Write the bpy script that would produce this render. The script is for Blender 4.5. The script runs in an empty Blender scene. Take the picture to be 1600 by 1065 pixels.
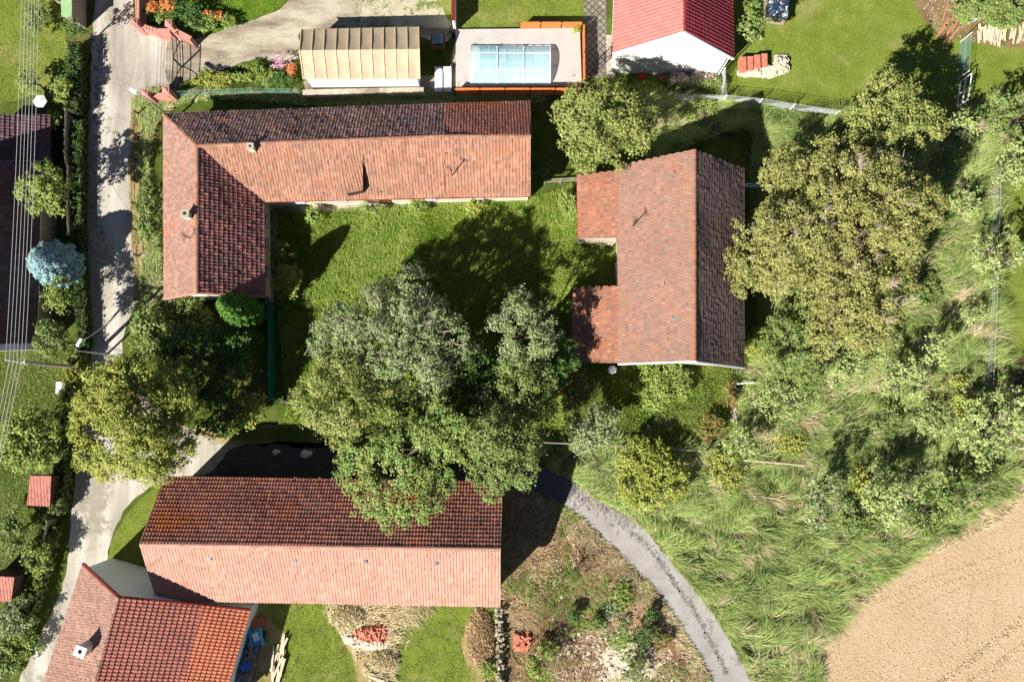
import bpy, bmesh, math, random
import numpy as np
from mathutils import Vector, Matrix
R = math.radians
S = bpy.context.scene
C = S.collection
rnd = random.Random(7)
rg = np.random.default_rng(11)

# ------------------------------------------------------------------ camera
H = 60.0; F = 1200.0; TILT = math.atan(97.5/F)
cam_d = bpy.data.cameras.new('camera'); cam = bpy.data.objects.new('camera', cam_d); C.objects.link(cam)
cam_d.sensor_width = 36; cam_d.lens = 36*F/1600; cam_d.clip_end = 2000; cam_d.clip_start = 0.5
cam.location = (0, 0, H); cam.rotation_euler = (TILT, 0, 0)
S.camera = cam
# ------------------------------------------------------------------ sky and sun
SUN_EL = R(37); SUN_AZ = R(225)          # the sun stands in the south-west: shadows fall to the north-east
w = bpy.data.worlds.new('World'); S.world = w; w.use_nodes = True
nt = w.node_tree; nt.nodes.clear()
sky = nt.nodes.new('ShaderNodeTexSky'); sky.sky_type = 'NISHITA'; sky.sun_disc = False
sky.air_density = .6; sky.dust_density = .1; sky.altitude = 400; sky.sun_elevation = SUN_EL; sky.sun_rotation = SUN_AZ
bg = nt.nodes.new('ShaderNodeBackground'); bg.inputs[1].default_value = 0.05
wo = nt.nodes.new('ShaderNodeOutputWorld'); nt.links.new(sky.outputs[0], bg.inputs[0]); nt.links.new(bg.outputs[0], wo.inputs[0])
sl = bpy.data.lights.new('sun', 'SUN'); sl.energy = 5.0; sl.angle = R(0.5); sl.color = (1.0, 0.965, 0.90)
so = bpy.data.objects.new('sun', sl); C.objects.link(so)
dd = Vector((math.cos(SUN_EL)*math.sin(R(45)), math.cos(SUN_EL)*math.cos(R(45)), -math.sin(SUN_EL)))
so.rotation_euler = dd.to_track_quat('-Z', 'Y').to_euler(); so.location = (-40, -40, 50)
S.view_settings.view_transform = 'Standard'; S.view_settings.look = 'None'
S.view_settings.exposure = 0.95; S.view_settings.gamma = 1.0
S.render.engine = 'CYCLES'
S.render.resolution_x = 1024; S.render.resolution_y = 681

# ------------------------------------------------------------------ placement helper: photo position at a height -> metres
_ct, _st = math.cos(TILT), math.sin(TILT)
def P(px, py, z=0.0):
    a = (px-800)/F; b = (532.5-py)/F
    y = b*_ct+_st; zz = b*_st-_ct
    s = (H-z)/(-zz)
    return Vector((s*a, s*y, z))
def sc(z=0): return (H-z)/F          # metres per photo pixel at height z

# ------------------------------------------------------------------ objects
def tag(o, label=None, cat=None, group=None, kind=None):
    if label: o['label'] = label
    if cat: o['category'] = cat
    if group: o['group'] = group
    if kind: o['kind'] = kind
    return o
def thing(name, label, cat, loc=(0,0,0), group=None, rz=0):
    o = bpy.data.objects.new(name, None); C.objects.link(o); o.location = loc; o.rotation_euler = (0,0,rz)
    o.empty_display_size = 0.3
    return tag(o, label, cat, group)
def root_loc(o):
    v = Vector(o.location)
    while o.parent: o = o.parent; v += Vector(o.location)
    return v
def link_mesh(name, me, mats, parent=None):
    if not isinstance(mats, (list, tuple)): mats = [mats]
    for m in mats: me.materials.append(m)
    o = bpy.data.objects.new(name, me); C.objects.link(o)
    if parent is not None: o.parent = parent
    return o
def copy_tree(o, parent=None):
    c = o.copy(); C.objects.link(c)
    if parent: c.parent = parent
    for ch in list(o.children): copy_tree(ch, c)
    return c

class MB:
    """collects shapes in world metres; build() makes ONE mesh object, relative to its parent's place"""
    def __init__(s): s.v = []; s.f = []; s.m = []
    def add(s, vs, fs, m=0):
        n = len(s.v); s.v += [tuple(v) for v in vs]; s.f += [tuple(i+n for i in f) for f in fs]; s.m += [m]*len(fs); return s
    def box(s, c, size, rz=0, m=0, taper=1.0):
        x, y, z = size[0]/2, size[1]/2, size[2]/2; cr, sr = math.cos(rz), math.sin(rz); vs = []
        for sz in (-1, 1):
            k = taper if sz > 0 else 1
            for sx, sy in ((-1,-1),(1,-1),(1,1),(-1,1)):
                a, b = sx*x*k, sy*y*k; vs.append((c[0]+a*cr-b*sr, c[1]+a*sr+b*cr, c[2]+sz*z))
        return s.add(vs, [(3,2,1,0),(4,5,6,7),(0,1,5,4),(1,2,6,5),(2,3,7,6),(3,0,4,7)], m)
    def bar(s, p, q, wd, ht=None, m=0, up=(0,0,1)):
        p, q = Vector(p), Vector(q); d = (q-p); 
        if d.length < 1e-6: return s
        d.normalize(); u = Vector(up)
        if abs(d.dot(u)) > .98: u = Vector((0,1,0))
        a = d.cross(u).normalized(); b = a.cross(d).normalized(); ht = wd if ht is None else ht
        a *= wd/2; b *= ht/2
        vs = [p-a-b, p+a-b, p+a+b, p-a+b, q-a-b, q+a-b, q+a+b, q-a+b]
        return s.add(vs, [(0,1,2,3),(7,6,5,4),(1,0,4,5),(2,1,5,6),(3,2,6,7),(0,3,7,4)], m)
    def tube(s, pts, rad, n=6, m=0, cap=True):
        pts = [Vector(p) for p in pts]; k = len(pts); base = len(s.v)
        if not hasattr(rad, '__len__'): rad = [rad]*k
        vs = []
        for i, p in enumerate(pts):
            d = (pts[min(i+1,k-1)]-pts[max(i-1,0)]).normalized()
            u = Vector((0,0,1)) if abs(d.z) < .9 else Vector((1,0,0))
            a = d.cross(u).normalized(); b = d.cross(a).normalized()
            for j in range(n):
                t = 2*math.pi*j/n; vs.append(p+a*math.cos(t)*rad[i]+b*math.sin(t)*rad[i])
        fs = [(i*n+j, i*n+(j+1)%n, (i+1)*n+(j+1)%n, (i+1)*n+j) for i in range(k-1) for j in range(n)]
        if cap: fs += [tuple(range(n-1,-1,-1)), tuple(range((k-1)*n, k*n))]
        return s.add(vs, fs, m)
    def lathe(s, c, prof, n=16, m=0):
        vs = [(c[0]+r*math.cos(2*math.pi*j/n), c[1]+r*math.sin(2*math.pi*j/n), c[2]+z) for r, z in prof for j in range(n)]
        fs = [(i*n+j, i*n+(j+1)%n, (i+1)*n+(j+1)%n, (i+1)*n+j) for i in range(len(prof)-1) for j in range(n)]
        fs.append(tuple(range((len(prof)-1)*n, len(prof)*n)))
        return s.add(vs, fs, m)
    def prism(s, poly, z0, z1, m=0):
        n = len(poly); vs = [(p[0],p[1],z0) for p in poly]+[(p[0],p[1],z1) for p in poly]
        a = sum(poly[i][0]*poly[(i+1)%n][1]-poly[(i+1)%n][0]*poly[i][1] for i in range(n))
        fs = [tuple(range(n-1,-1,-1)), tuple(range(n,2*n))]+[(i,(i+1)%n,n+(i+1)%n,n+i) for i in range(n)]
        if a < 0: fs = [f[::-1] for f in fs]
        return s.add(vs, fs, m)
    def build(s, name, mats, parent=None, smooth=False):
        me = bpy.data.meshes.new(name); o = Vector((0,0,0)) if parent is None else root_loc(parent)
        me.from_pydata([(v[0]-o.x, v[1]-o.y, v[2]-o.z) for v in s.v], [], s.f)
        if any(s.m): me.polygons.foreach_set('material_index', s.m)
        if smooth: me.polygons.foreach_set('use_smooth', [True]*len(s.f))
        me.update()
        return link_mesh(name, me, mats, parent)

def np_mesh(name, V, Fq, mats, parent=None, org=None, smooth=False):
    """big meshes from numpy arrays; Fq is (n,3) or (n,4)"""
    V = np.asarray(V, dtype=np.float32).reshape(-1,3)
    if org is None: org = root_loc(parent) if parent is not None else Vector((0,0,0))
    V = V-np.array(org, dtype=np.float32)
    k = Fq.shape[1]; n = len(Fq)
    me = bpy.data.meshes.new(name)
    me.vertices.add(len(V)); me.vertices.foreach_set('co', V.ravel())
    me.loops.add(n*k); me.loops.foreach_set('vertex_index', Fq.astype(np.int32).ravel())
    me.polygons.add(n); me.polygons.foreach_set('loop_start', np.arange(n, dtype=np.int32)*k)
    me.update(calc_edges=True)
    if smooth: me.polygons.foreach_set('use_smooth', np.ones(n, dtype=bool))
    return link_mesh(name, me, mats, parent)

# ------------------------------------------------------------------ materials
def lin(c):
    return tuple(((x/12.92) if x <= .04045 else ((x+.055)/1.055)**2.4) for x in c)
def rgb(r, g, b): return lin((r/255, g/255, b/255))+(1,)
class NT:
    def __init__(s, name, rough=.8, spec=.3):
        s.m = bpy.data.materials.new(name); s.m.use_nodes = True; s.t = s.m.node_tree; s.n = s.t.nodes
        s.b = s.n['Principled BSDF']; s.b.inputs['Roughness'].default_value = rough; s.b.inputs['Specular IOR Level'].default_value = spec
    def new(s, t, **k):
        n = s.n.new(t)
        for a, b in k.items(): setattr(n, a, b)
        return n
    def l(s, a, b): s.t.links.new(a, b)
    def coord(s, scale=(1,1,1), rot=(0,0,0), kind='Object'):
        tc = s.new('ShaderNodeTexCoord'); mp = s.new('ShaderNodeMapping'); mp.inputs['Scale'].default_value = scale; mp.inputs['Rotation'].default_value = rot
        s.l(tc.outputs[kind], mp.inputs[0]); return mp.outputs[0]
    def noise(s, scale, detail=4, rough=.6, vec=None, dist=0):
        n = s.new('ShaderNodeTexNoise'); n.inputs['Scale'].default_value = scale; n.inputs['Detail'].default_value = detail
        n.inputs['Roughness'].default_value = rough; n.inputs['Distortion'].default_value = dist
        s.l(vec if vec is not None else s.coord(), n.inputs['Vector']); return n.outputs[0]
    def ramp(s, fac, stops):
        r = s.new('ShaderNodeValToRGB'); e = r.color_ramp.elements
        while len(e) < len(stops): e.new(.5)
        for i, (p, c) in enumerate(stops): e[i].position = p; e[i].color = c if len(c) == 4 else tuple(c)+(1,)
        s.l(fac, r.inputs[0]); return r.outputs[0]
    def mix(s, fac, a, b, mode='MIX'):
        x = s.new('ShaderNodeMix', data_type='RGBA', blend_type=mode)
        if hasattr(fac, 'is_output'): s.l(fac, x.inputs[0])
        else: x.inputs[0].default_value = fac
        for v, i in ((a, 6), (b, 7)):
            if hasattr(v, 'is_output'): s.l(v, x.inputs[i])
            else: x.inputs[i].default_value = v
        return x.outputs[2]
    def mask(s, fac, lo, hi): return s.ramp(fac, [(lo, (0,0,0,1)), (hi, (1,1,1,1))])
    def island(s):
        return s.new('ShaderNodeNewGeometry').outputs['Random Per Island']
    def bump(s, fac, st=.3, d=.02):
        b = s.new('ShaderNodeBump'); b.inputs['Strength'].default_value = st; b.inputs['Distance'].default_value = d
        s.l(fac, b.inputs['Height']); s.l(b.outputs[0], s.b.inputs['Normal'])
    def color(s, c):
        if hasattr(c, 'is_output'): s.l(c, s.b.inputs['Base Color'])
        else: s.b.inputs['Base Color'].default_value = c
        return s.m

def simple(name, c, rough=.7, var=.15, scale=3.0, spec=.3, metal=0, bump=0):
    t = NT(name, rough, spec); t.b.inputs['Metallic'].default_value = metal
    n = t.noise(scale, 5)
    d = tuple(x*(1-var) for x in c[:3])+(1,); u = tuple(min(1,x*(1+var)) for x in c[:3])+(1,)
    if bump: t.bump(n, bump)
    return t.color(t.ramp(n, [(.3, d), (.7, u)]))

def tile_mat(name, cols, stain, stain_amt=.5, stain_scale=.5, accent=None, acc=(.62,.7), rough=.75):
    t = NT(name, rough, .25)
    isl = t.island()
    c = t.ramp(isl, [(i/(len(cols)-1) if len(cols) > 1 else 0, k) for i, k in enumerate(cols)])
    n = t.noise(stain_scale, 7, .75)
    f = t.mask(n, .42, .68)
    mm = t.new('ShaderNodeMath', operation='MULTIPLY'); t.l(f, mm.inputs[0]); mm.inputs[1].default_value = stain_amt
    c = t.mix(mm.outputs[0], c, stain)
    if accent:
        a = t.mask(t.noise(stain_scale*.55, 3, .5, t.coord((1,1.3,1), (0,0,1.1))), *acc)
        c = t.mix(a, c, accent)
    sp = t.mask(t.noise(14, 2, .5), .68, .75)
    m3 = t.new('ShaderNodeMath', operation='MULTIPLY'); t.l(sp, m3.inputs[0]); m3.inputs[1].default_value = .35
    c = t.mix(m3.outputs[0], c, rgb(70,62,55))
    t.bump(t.noise(30, 3), .25, .01)
    return t.color(c)

LEAF_K = 1.5; LEAF_D = .03
def leaf_mat(name, cols, patch=None, scale=.35, trans=.2, rough=.55, hue2=None):
    """leaf colour: one random step per leaf and a slow drift through the crown"""
    t = NT(name, rough, .25)
    def bst(k):
        y = .3*k[0]+.6*k[1]+.1*k[2]; return tuple(min(.8, (x*(1-LEAF_D)+y*LEAF_D)*LEAF_K) for x in k[:3])+(1,)
    cols = [bst(k) for k in cols]; patch = bst(patch) if patch is not None else None
    c = t.ramp(t.island(), [(i/(len(cols)-1), k) for i, k in enumerate(cols)])
    if patch is not None:
        f = t.mask(t.noise(scale*2.4, 4, .6), .42, .62); m = t.new('ShaderNodeMath', operation='MULTIPLY'); t.l(f, m.inputs[0]); m.inputs[1].default_value = .7
        c = t.mix(m.outputs[0], c, patch)
    t.l(c, t.b.inputs['Base Color'])
    tr = t.new('ShaderNodeBsdfTranslucent'); t.l(c, tr.inputs[0])
    mx = t.new('ShaderNodeMixShader'); mx.inputs[0].default_value = trans
    t.l(t.b.outputs[0], mx.inputs[1]); t.l(tr.outputs[0], mx.inputs[2])
    t.l(mx.outputs[0], t.n['Material Output'].inputs[0])
    return t.m

def ground_mat(name, cols, scale=1.0, fine=9.0, patch=None, patch_scale=.25, patch_lo=.5, patch_hi=.65, bump=.5, stretch=None, rot=0, spots=None):
    t = NT(name, .95, .1)
    v = t.coord(stretch or (1,1,1), (0,0,rot))
    a = t.noise(scale, 8, .72, v); b = t.noise(fine, 4, .7, v)
    m = t.new('ShaderNodeMath', operation='MULTIPLY_ADD'); t.l(a, m.inputs[0]); m.inputs[1].default_value = .62; 
    m2 = t.new('ShaderNodeMath', operation='MULTIPLY'); t.l(b, m2.inputs[0]); m2.inputs[1].default_value = .38
    t.l(m2.outputs[0], m.inputs[2])
    n = len(cols)
    c = t.ramp(m.outputs[0], [(.33+.34*i/(n-1), k) for i, k in enumerate(cols)])
    if patch: c = t.mix(t.mask(t.noise(patch_scale, 6, .65), patch_lo, patch_hi), c, patch)
    if spots: c = t.mix(t.mask(t.noise(22, 2, .5), .66, .72), c, spots)
    if bump: t.bump(b, bump, .05)
    return t.color(c)

M = {}
def dirty_white():
    t = NT('weathered_white_render', .88, .15); a = t.noise(.7, 7, .7); b = t.noise(2.2, 6, .8, t.coord((1,1,.35)))
    c = t.ramp(a, [(.35, rgb(206,204,196)), (.6, rgb(226,225,220))]); c = t.mix(t.mask(b, .56, .7), c, rgb(184,180,168)); t.bump(t.noise(18, 3), .2, .01); return t.color(c)
M['white_wall'] = dirty_white()
M['blue_wall'] = simple('pale_blue_render', rgb(232,240,240), .85, .07, .6)
M['cream_wall'] = simple('cream_render', rgb(205,195,172), .9, .15, 1.0)
M['old_wall'] = simple('old_plaster', rgb(186,176,158), .95, .25, 1.4)
M['stone_wall'] = simple('field_stone', rgb(150,140,120), .95, .3, 6, bump=.5)
M['pink_wall'] = simple('salmon_render', rgb(190,134,120), .85, .12, 3)
M['dark_wood'] = simple('dark_wood', rgb(62,48,40), .85, .3, 5)
M['grey_wood'] = simple('weathered_boards', rgb(150,140,122), .9, .25, 6)
M['pale_wood'] = simple('bleached_wood', rgb(205,188,160), .85, .2, 6)
M['orange_wood'] = simple('orange_stained_wood', rgb(224,122,66), .6, .12, 4)
M['black_metal'] = simple('black_metal', rgb(24,24,26), .5, .2, 5, .5)
M['grey_metal'] = simple('grey_galvanised_metal', rgb(150,155,158), .4, .15, 5, .5, .6)
M['white_paint'] = simple('white_paint', rgb(235,235,235), .5, .04, 4)
M['glass'] = simple('window_glass', rgb(40,52,60), .08, .2, 2, .8)
M['door'] = simple('brown_door_paint', rgb(92,58,38), .6, .2, 4)
M['gutter'] = simple('dull_zinc', rgb(176,172,168), .45, .1, 4, .5, .4)
M['gutter_red'] = simple('dark_red_metal', rgb(120,38,34), .5, .1, 4, .5)
M['concrete'] = ground_mat('old_concrete', [rgb(120,112,98), rgb(176,166,148), rgb(198,190,174)], .6, 12, rgb(130,120,104), .3, .55, .62, .2)
M['wire'] = simple('galvanised_wire', rgb(190,195,195), .5, .05, 4, .5)
M['green_wire'] = simple('green_coated_wire', rgb(120,165,148), .5, .1, 4, .4)
M['cable'] = simple('pale_aluminium_cable', rgb(215,212,205), .4, .05, 4, .5, .2)
M['black'] = simple('soot_black', rgb(14,13,12), .9, .2, 4)
M['bark'] = simple('tree_bark', rgb(105,92,76), .95, .3, 5, bump=.5)
M['dead_bark'] = simple('bare_grey_twigs', rgb(176,160,138), .9, .2, 5)
M['soil'] = ground_mat('dark_soil', [rgb(52,44,32), rgb(88,72,52), rgb(120,98,72)], 1.2, 9)

# tiles
T = {}
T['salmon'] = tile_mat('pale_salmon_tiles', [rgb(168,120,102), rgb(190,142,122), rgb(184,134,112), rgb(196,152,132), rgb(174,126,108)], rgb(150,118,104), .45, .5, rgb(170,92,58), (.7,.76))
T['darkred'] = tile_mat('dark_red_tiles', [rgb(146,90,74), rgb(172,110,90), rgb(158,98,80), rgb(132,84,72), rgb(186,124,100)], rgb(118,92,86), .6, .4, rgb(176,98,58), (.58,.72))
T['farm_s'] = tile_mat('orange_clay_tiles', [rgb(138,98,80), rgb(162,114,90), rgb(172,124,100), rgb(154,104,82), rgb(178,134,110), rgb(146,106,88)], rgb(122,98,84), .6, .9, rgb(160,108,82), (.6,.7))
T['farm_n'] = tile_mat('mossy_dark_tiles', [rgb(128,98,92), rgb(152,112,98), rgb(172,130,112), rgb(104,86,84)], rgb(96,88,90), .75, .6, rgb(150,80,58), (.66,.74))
T['farm_w'] = tile_mat('pinkish_worn_tiles', [rgb(142,106,92), rgb(162,120,102), rgb(170,130,112), rgb(152,108,90), rgb(136,108,96)], rgb(134,118,108), .6, .8, rgb(170,110,84), (.6,.72))
T['farm_e'] = tile_mat('purple_brown_tiles', [rgb(140,90,82), rgb(160,106,94), rgb(112,80,78), rgb(174,120,106)], rgb(98,82,84), .6, .5)
T['barn_w'] = tile_mat('brown_pink_flat_tiles', [rgb(134,100,86), rgb(152,112,94), rgb(146,104,86), rgb(158,120,102), rgb(126,98,86)], rgb(128,112,98), .6, .5, rgb(172,104,82), (.62,.74))
T['barn_e'] = tile_mat('slate_brown_tiles', [rgb(116,94,88), rgb(134,108,98), rgb(102,86,82), rgb(148,118,106)], rgb(94,86,84), .6, .6)
T['lean'] = tile_mat('orange_worn_tiles', [rgb(134,92,74), rgb(162,108,84), rgb(150,98,76), rgb(172,122,98)], rgb(128,102,88), .6, .8, rgb(160,96,66), (.55,.7))
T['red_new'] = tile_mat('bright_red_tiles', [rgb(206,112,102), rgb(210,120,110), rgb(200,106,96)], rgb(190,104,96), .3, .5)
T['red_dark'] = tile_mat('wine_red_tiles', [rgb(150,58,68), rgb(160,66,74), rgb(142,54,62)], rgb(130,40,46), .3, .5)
T['house_w'] = tile_mat('brown_flat_tiles', [rgb(140,106,90), rgb(160,122,104), rgb(172,134,116), rgb(148,112,96)], rgb(132,108,94), .4, .8)
T['house_e'] = tile_mat('brick_red_tiles', [rgb(158,98,84), rgb(176,110,94), rgb(168,102,86), rgb(150,94,80)], rgb(138,90,80), .35, .5)
T['house_o'] = tile_mat('new_orange_tiles', [rgb(190,112,80), rgb(200,122,90), rgb(182,106,76)], rgb(180,98,68), .35, .6)
T['plum'] = tile_mat('plum_brown_tiles', [rgb(92,66,70), rgb(104,76,78), rgb(84,60,64), rgb(116,88,88)], rgb(70,60,64), .4, .5)
T['shed'] = tile_mat('faded_red_tiles', [rgb(176,112,98), rgb(190,124,108), rgb(166,104,92)], rgb(150,106,94), .4, 1)

# foliage
L = {}
L['olive'] = leaf_mat('olive_leaves', [rgb(74,84,34), rgb(114,120,56), rgb(148,146,82), rgb(92,100,44), rgb(168,162,102)], rgb(126,122,66), .5)
L['walnut'] = leaf_mat('walnut_leaves', [rgb(66,84,32), rgb(108,120,52), rgb(142,142,76), rgb(86,104,44), rgb(160,156,92)], rgb(120,122,62), .4)
L['yellow'] = leaf_mat('yellow_green_leaves', [rgb(86,98,30), rgb(128,136,50), rgb(156,156,72), rgb(106,116,40), rgb(170,164,90)], rgb(124,130,48), .4)
L['grey'] = leaf_mat('grey_green_leaves', [rgb(76,92,56), rgb(110,122,80), rgb(140,146,106), rgb(94,108,66), rgb(152,156,116)], rgb(104,122,66), .3)
L['soft'] = leaf_mat('soft_green_needles', [rgb(70,104,46), rgb(104,130,62), rgb(128,144,72), rgb(86,118,54), rgb(140,150,84)], rgb(130,132,64), .3)
L['mid'] = leaf_mat('mid_green_leaves', [rgb(62,86,38), rgb(92,112,52), rgb(124,136,72), rgb(76,98,44), rgb(142,148,88)], rgb(96,112,52), .4)
L['dark'] = leaf_mat('dark_green_leaves', [rgb(46,70,30), rgb(66,92,38), rgb(86,110,48), rgb(56,82,34)], rgb(60,86,36), .5)
L['pale'] = leaf_mat('pale_green_leaves', [rgb(86,106,54), rgb(122,138,76), rgb(154,164,106), rgb(104,120,62)], rgb(138,146,84), .4)
L['bright'] = leaf_mat('bright_green_leaves', [rgb(72,98,34), rgb(104,124,50), rgb(134,146,72), rgb(88,110,42)], rgb(122,132,60), .5)
L['blue'] = leaf_mat('blue_spruce_needles', [rgb(104,136,140), rgb(134,164,166), rgb(158,182,182), rgb(120,150,152)], None, .5, .12)
L['thuja'] = leaf_mat('thuja_sprays', [rgb(52,88,28), rgb(70,108,34), rgb(88,124,44), rgb(60,96,30)], None, .5, .15)
L['rust'] = leaf_mat('rusty_orange_leaves', [rgb(120,90,48), rgb(140,104,56), rgb(104,104,50), rgb(86,96,44)], rgb(86,98,44), .8)
LEAF_K = 1.1; LEAF_D = .05
L['flower_o'] = leaf_mat('orange_blossoms', [rgb(228,130,60), rgb(232,152,84), rgb(214,110,50)], None)
L['flower_p'] = leaf_mat('pink_blossoms', [rgb(226,180,190), rgb(214,150,170), rgb(236,214,214)], None)
LEAF_K = 1.35; LEAF_D = .06
L['grass'] = leaf_mat('courtyard_grass', [rgb(80,108,26), rgb(110,136,38), rgb(136,156,54), rgb(92,120,32)], rgb(144,152,66), .3, .35, .6)
L['lawn'] = leaf_mat('mown_grass', [rgb(104,116,44), rgb(124,134,56), rgb(138,146,72), rgb(112,124,48)], rgb(144,144,82), .4, .35, .6)
L['meadow'] = leaf_mat('meadow_grass', [rgb(74,100,36), rgb(122,144,66), rgb(168,182,108), rgb(98,124,48)], rgb(158,166,96), .22, .35, .6)
L['straw'] = leaf_mat('dry_straw', [rgb(184,168,128), rgb(202,188,154), rgb(168,152,110), rgb(146,140,92)], None, .5, .3, .6)
L['brown'] = leaf_mat('dry_brown_weeds', [rgb(164,134,98), rgb(146,118,80), rgb(190,164,128), rgb(124,110,66)], None, .5, .3, .6)

G = {}
G['base'] = ground_mat('rough_turf', [rgb(48,60,20), rgb(74,88,32), rgb(104,112,50)], .6, 7, rgb(104,96,60), .12, .56, .68)
G['court'] = ground_mat('courtyard_turf', [rgb(56,82,18), rgb(88,116,28), rgb(112,136,42)], .8, 8, rgb(110,116,50), .3, .6, .7)
G['lawn'] = ground_mat('lawn_turf', [rgb(86,100,34), rgb(108,122,46), rgb(128,138,62)], .5, 6, rgb(140,138,80), .3, .52, .7, .5)
G['meadow'] = ground_mat('meadow_turf', [rgb(34,44,16), rgb(60,74,28), rgb(100,108,52)], .5, 6, rgb(140,132,86), .25, .55, .68)
def field_mat():
    t = NT('bare_harrowed_field', .97, .1)
    a = t.noise(.25, 8, .7); f = t.noise(9, 6, .75)
    c = t.ramp(a, [(.35, rgb(180,156,126)), (.65, rgb(196,174,146))])
    c = t.mix(.5, c, t.ramp(f, [(.34, rgb(132,102,72)), (.5, rgb(180,150,118)), (.66, rgb(214,190,160))]))
    c = t.mix(t.mask(t.noise(3.5, 6, .85), .6, .7), c, rgb(156,126,94))
    w = t.new('ShaderNodeTexWave', bands_direction='X'); w.inputs['Scale'].default_value = .8; w.inputs['Distortion'].default_value = 6; w.inputs['Detail'].default_value = 3; w.inputs['Detail Scale'].default_value = .25
    t.l(t.coord((1,1,1), (0,0,R(-52))), w.inputs['Vector'])
    m = t.new('ShaderNodeMath', operation='MULTIPLY'); t.l(t.mask(w.outputs[1], .55, .95), m.inputs[0]); t.l(t.mask(t.noise(.16, 3), .46, .6), m.inputs[1])
    m2 = t.new('ShaderNodeMath', operation='MULTIPLY'); t.l(m.outputs[0], m2.inputs[0]); m2.inputs[1].default_value = .32
    c = t.mix(m2.outputs[0], c, rgb(150,124,96))
    t.bump(f, .7, .05); return t.color(c)
G['field'] = field_mat()
G['garden'] = ground_mat('weedy_soil', [rgb(84,66,46), rgb(132,106,78), rgb(168,142,110)], 1.0, 10, rgb(92,102,44), .35, .52, .6, .8)
G['verge'] = ground_mat('dry_verge', [rgb(120,104,66), rgb(160,140,98), rgb(182,164,122)], 1.2, 10, rgb(110,112,56), .5, .5, .62, .6)
G['gravel'] = ground_mat('pale_gravel', [rgb(140,130,104), rgb(184,174,148), rgb(200,190,166)], 1.0, 18, rgb(110,120,58), .7, .55, .62, .6)
def road_mat():
    t = NT('worn_road_surface', .92, .2)
    a = t.noise(.35, 6, .6, t.coord((1.6,.25,1), (0,0,.05)))
    c = t.ramp(a, [(.36, rgb(138,128,112)), (.5, rgb(176,168,152)), (.62, rgb(200,194,182))])
    c = t.mix(t.mask(t.noise(.3, 8, .8), .54, .58), c, rgb(142,132,114)); c = t.mix(t.mask(t.noise(3, 6, .8), .62, .7), c, rgb(128,118,102))
    v = t.new('ShaderNodeTexVoronoi', feature='DISTANCE_TO_EDGE'); v.inputs['Scale'].default_value = .16
    t.l(t.noise(1.0, 4, .6), v.inputs['Vector']) if False else t.l(t.coord((1,.6,1)), v.inputs['Vector'])
    c = t.mix(t.ramp(v.outputs[0], [(0, (.8,.8,.8,1)), (.006, (0,0,0,1))]), c, rgb(112,104,92))
    g = t.noise(40, 3, .6); c = t.mix(.25, c, t.ramp(g, [(.3, rgb(100,94,84)), (.7, rgb(215,208,196))]))
    t.bump(g, .3, .01); return t.color(c)
def track_mat():
    t = NT('grey_asphalt_track', .92, .2)
    a = t.noise(.5, 7, .65)
    c = t.ramp(a, [(.35, rgb(144,138,132)), (.6, rgb(168,162,156))])
    c = t.mix(t.mask(t.noise(.55, 8, .8), .57, .61), c, rgb(110,106,104))
    g = t.noise(40, 3, .6); c = t.mix(.2, c, t.ramp(g, [(.3, rgb(84,80,76)), (.7, rgb(200,194,186))]))
    t.bump(g, .3, .01); return t.color(c)
G['road'] = road_mat(); G['track'] = track_mat()
def concrete_mat():
    t = NT('driveway_concrete', .92, .2)
    a = t.noise(.5, 8, .7, t.coord((.4,1.3,1), (0,0,-.3)))
    c = t.ramp(a, [(.38, rgb(104,92,74)), (.48, rgb(152,138,116)), (.6, rgb(186,176,154))]); c = t.mix(t.mask(t.noise(4, 6, .8), .6, .7), c, rgb(112,100,84))
    g = t.noise(30, 3, .6); c = t.mix(.2, c, t.ramp(g, [(.3, rgb(90,80,66)), (.7, rgb(205,196,180))]))
    t.bump(g, .3, .01); return t.color(c)
G['drive'] = concrete_mat()

# ------------------------------------------------------------------ ground sheets
def dense(pts, step=12, closed=True):
    """Catmull-Rom through photo points, returned as a dense list"""
    out = []; n = len(pts)
    for i in range(n if closed else n-1):
        p0, p1, p2, p3 = (pts[(i-1)%n], pts[i], pts[(i+1)%n], pts[(i+2)%n]) if closed else (pts[max(i-1,0)], pts[i], pts[i+1], pts[min(i+2,n-1)])
        k = max(1, int(math.dist(p1, p2)/step))
        for j in range(k):
            t = j/k
            out.append(tuple(.5*((2*p1[a])+(-p0[a]+p2[a])*t+(2*p0[a]-5*p1[a]+4*p2[a]-p3[a])*t*t+(-p0[a]+3*p1[a]-3*p2[a]+p3[a])*t**3) for a in (0,1)))
    if not closed: out.append(tuple(pts[-1]))
    return out
def lined(pts, step=12):
    out = []; n = len(pts)
    for i in range(n):
        a, b = pts[i], pts[(i+1)%n]; k = max(1, int(math.dist(a, b)/step))
        out += [(a[0]+(b[0]-a[0])*j/k, a[1]+(b[1]-a[1])*j/k) for j in range(k)]
    return out
def sheet(name, pts, z, m, jitter=0, straight=False, step=10):
    q = lined(pts, step) if straight else dense(pts, step)
    q = [(x+rnd.uniform(-jitter, jitter), y+rnd.uniform(-jitter, jitter)) for x, y in q]
    w3 = [P(x, y, z) for x, y in q]
    a = sum(w3[i].x*w3[(i+1)%len(w3)].y-w3[(i+1)%len(w3)].x*w3[i].y for i in range(len(w3)))
    if a < 0: w3.reverse()
    b = MB(); b.add(w3, [tuple(range(len(w3)))]); o = b.build(name, m); tag(o, kind='structure'); return o
def gsheet():
    b = MB(); b.add([(-400,-400,0),(400,-400,0),(400,400,0),(-400,400,0)], [(0,1,2,3)]); return tag(b.build('ground', G['base']), kind='structure')
gsheet()
Z = .004
ROAD_L = [(150,-90),(148,0),(143,70),(141,150),(134,250),(134,400),(140,480),(141,560),(126,690),(112,790),(102,900),(60,1000),(28,1065),(0,1130)]
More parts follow.
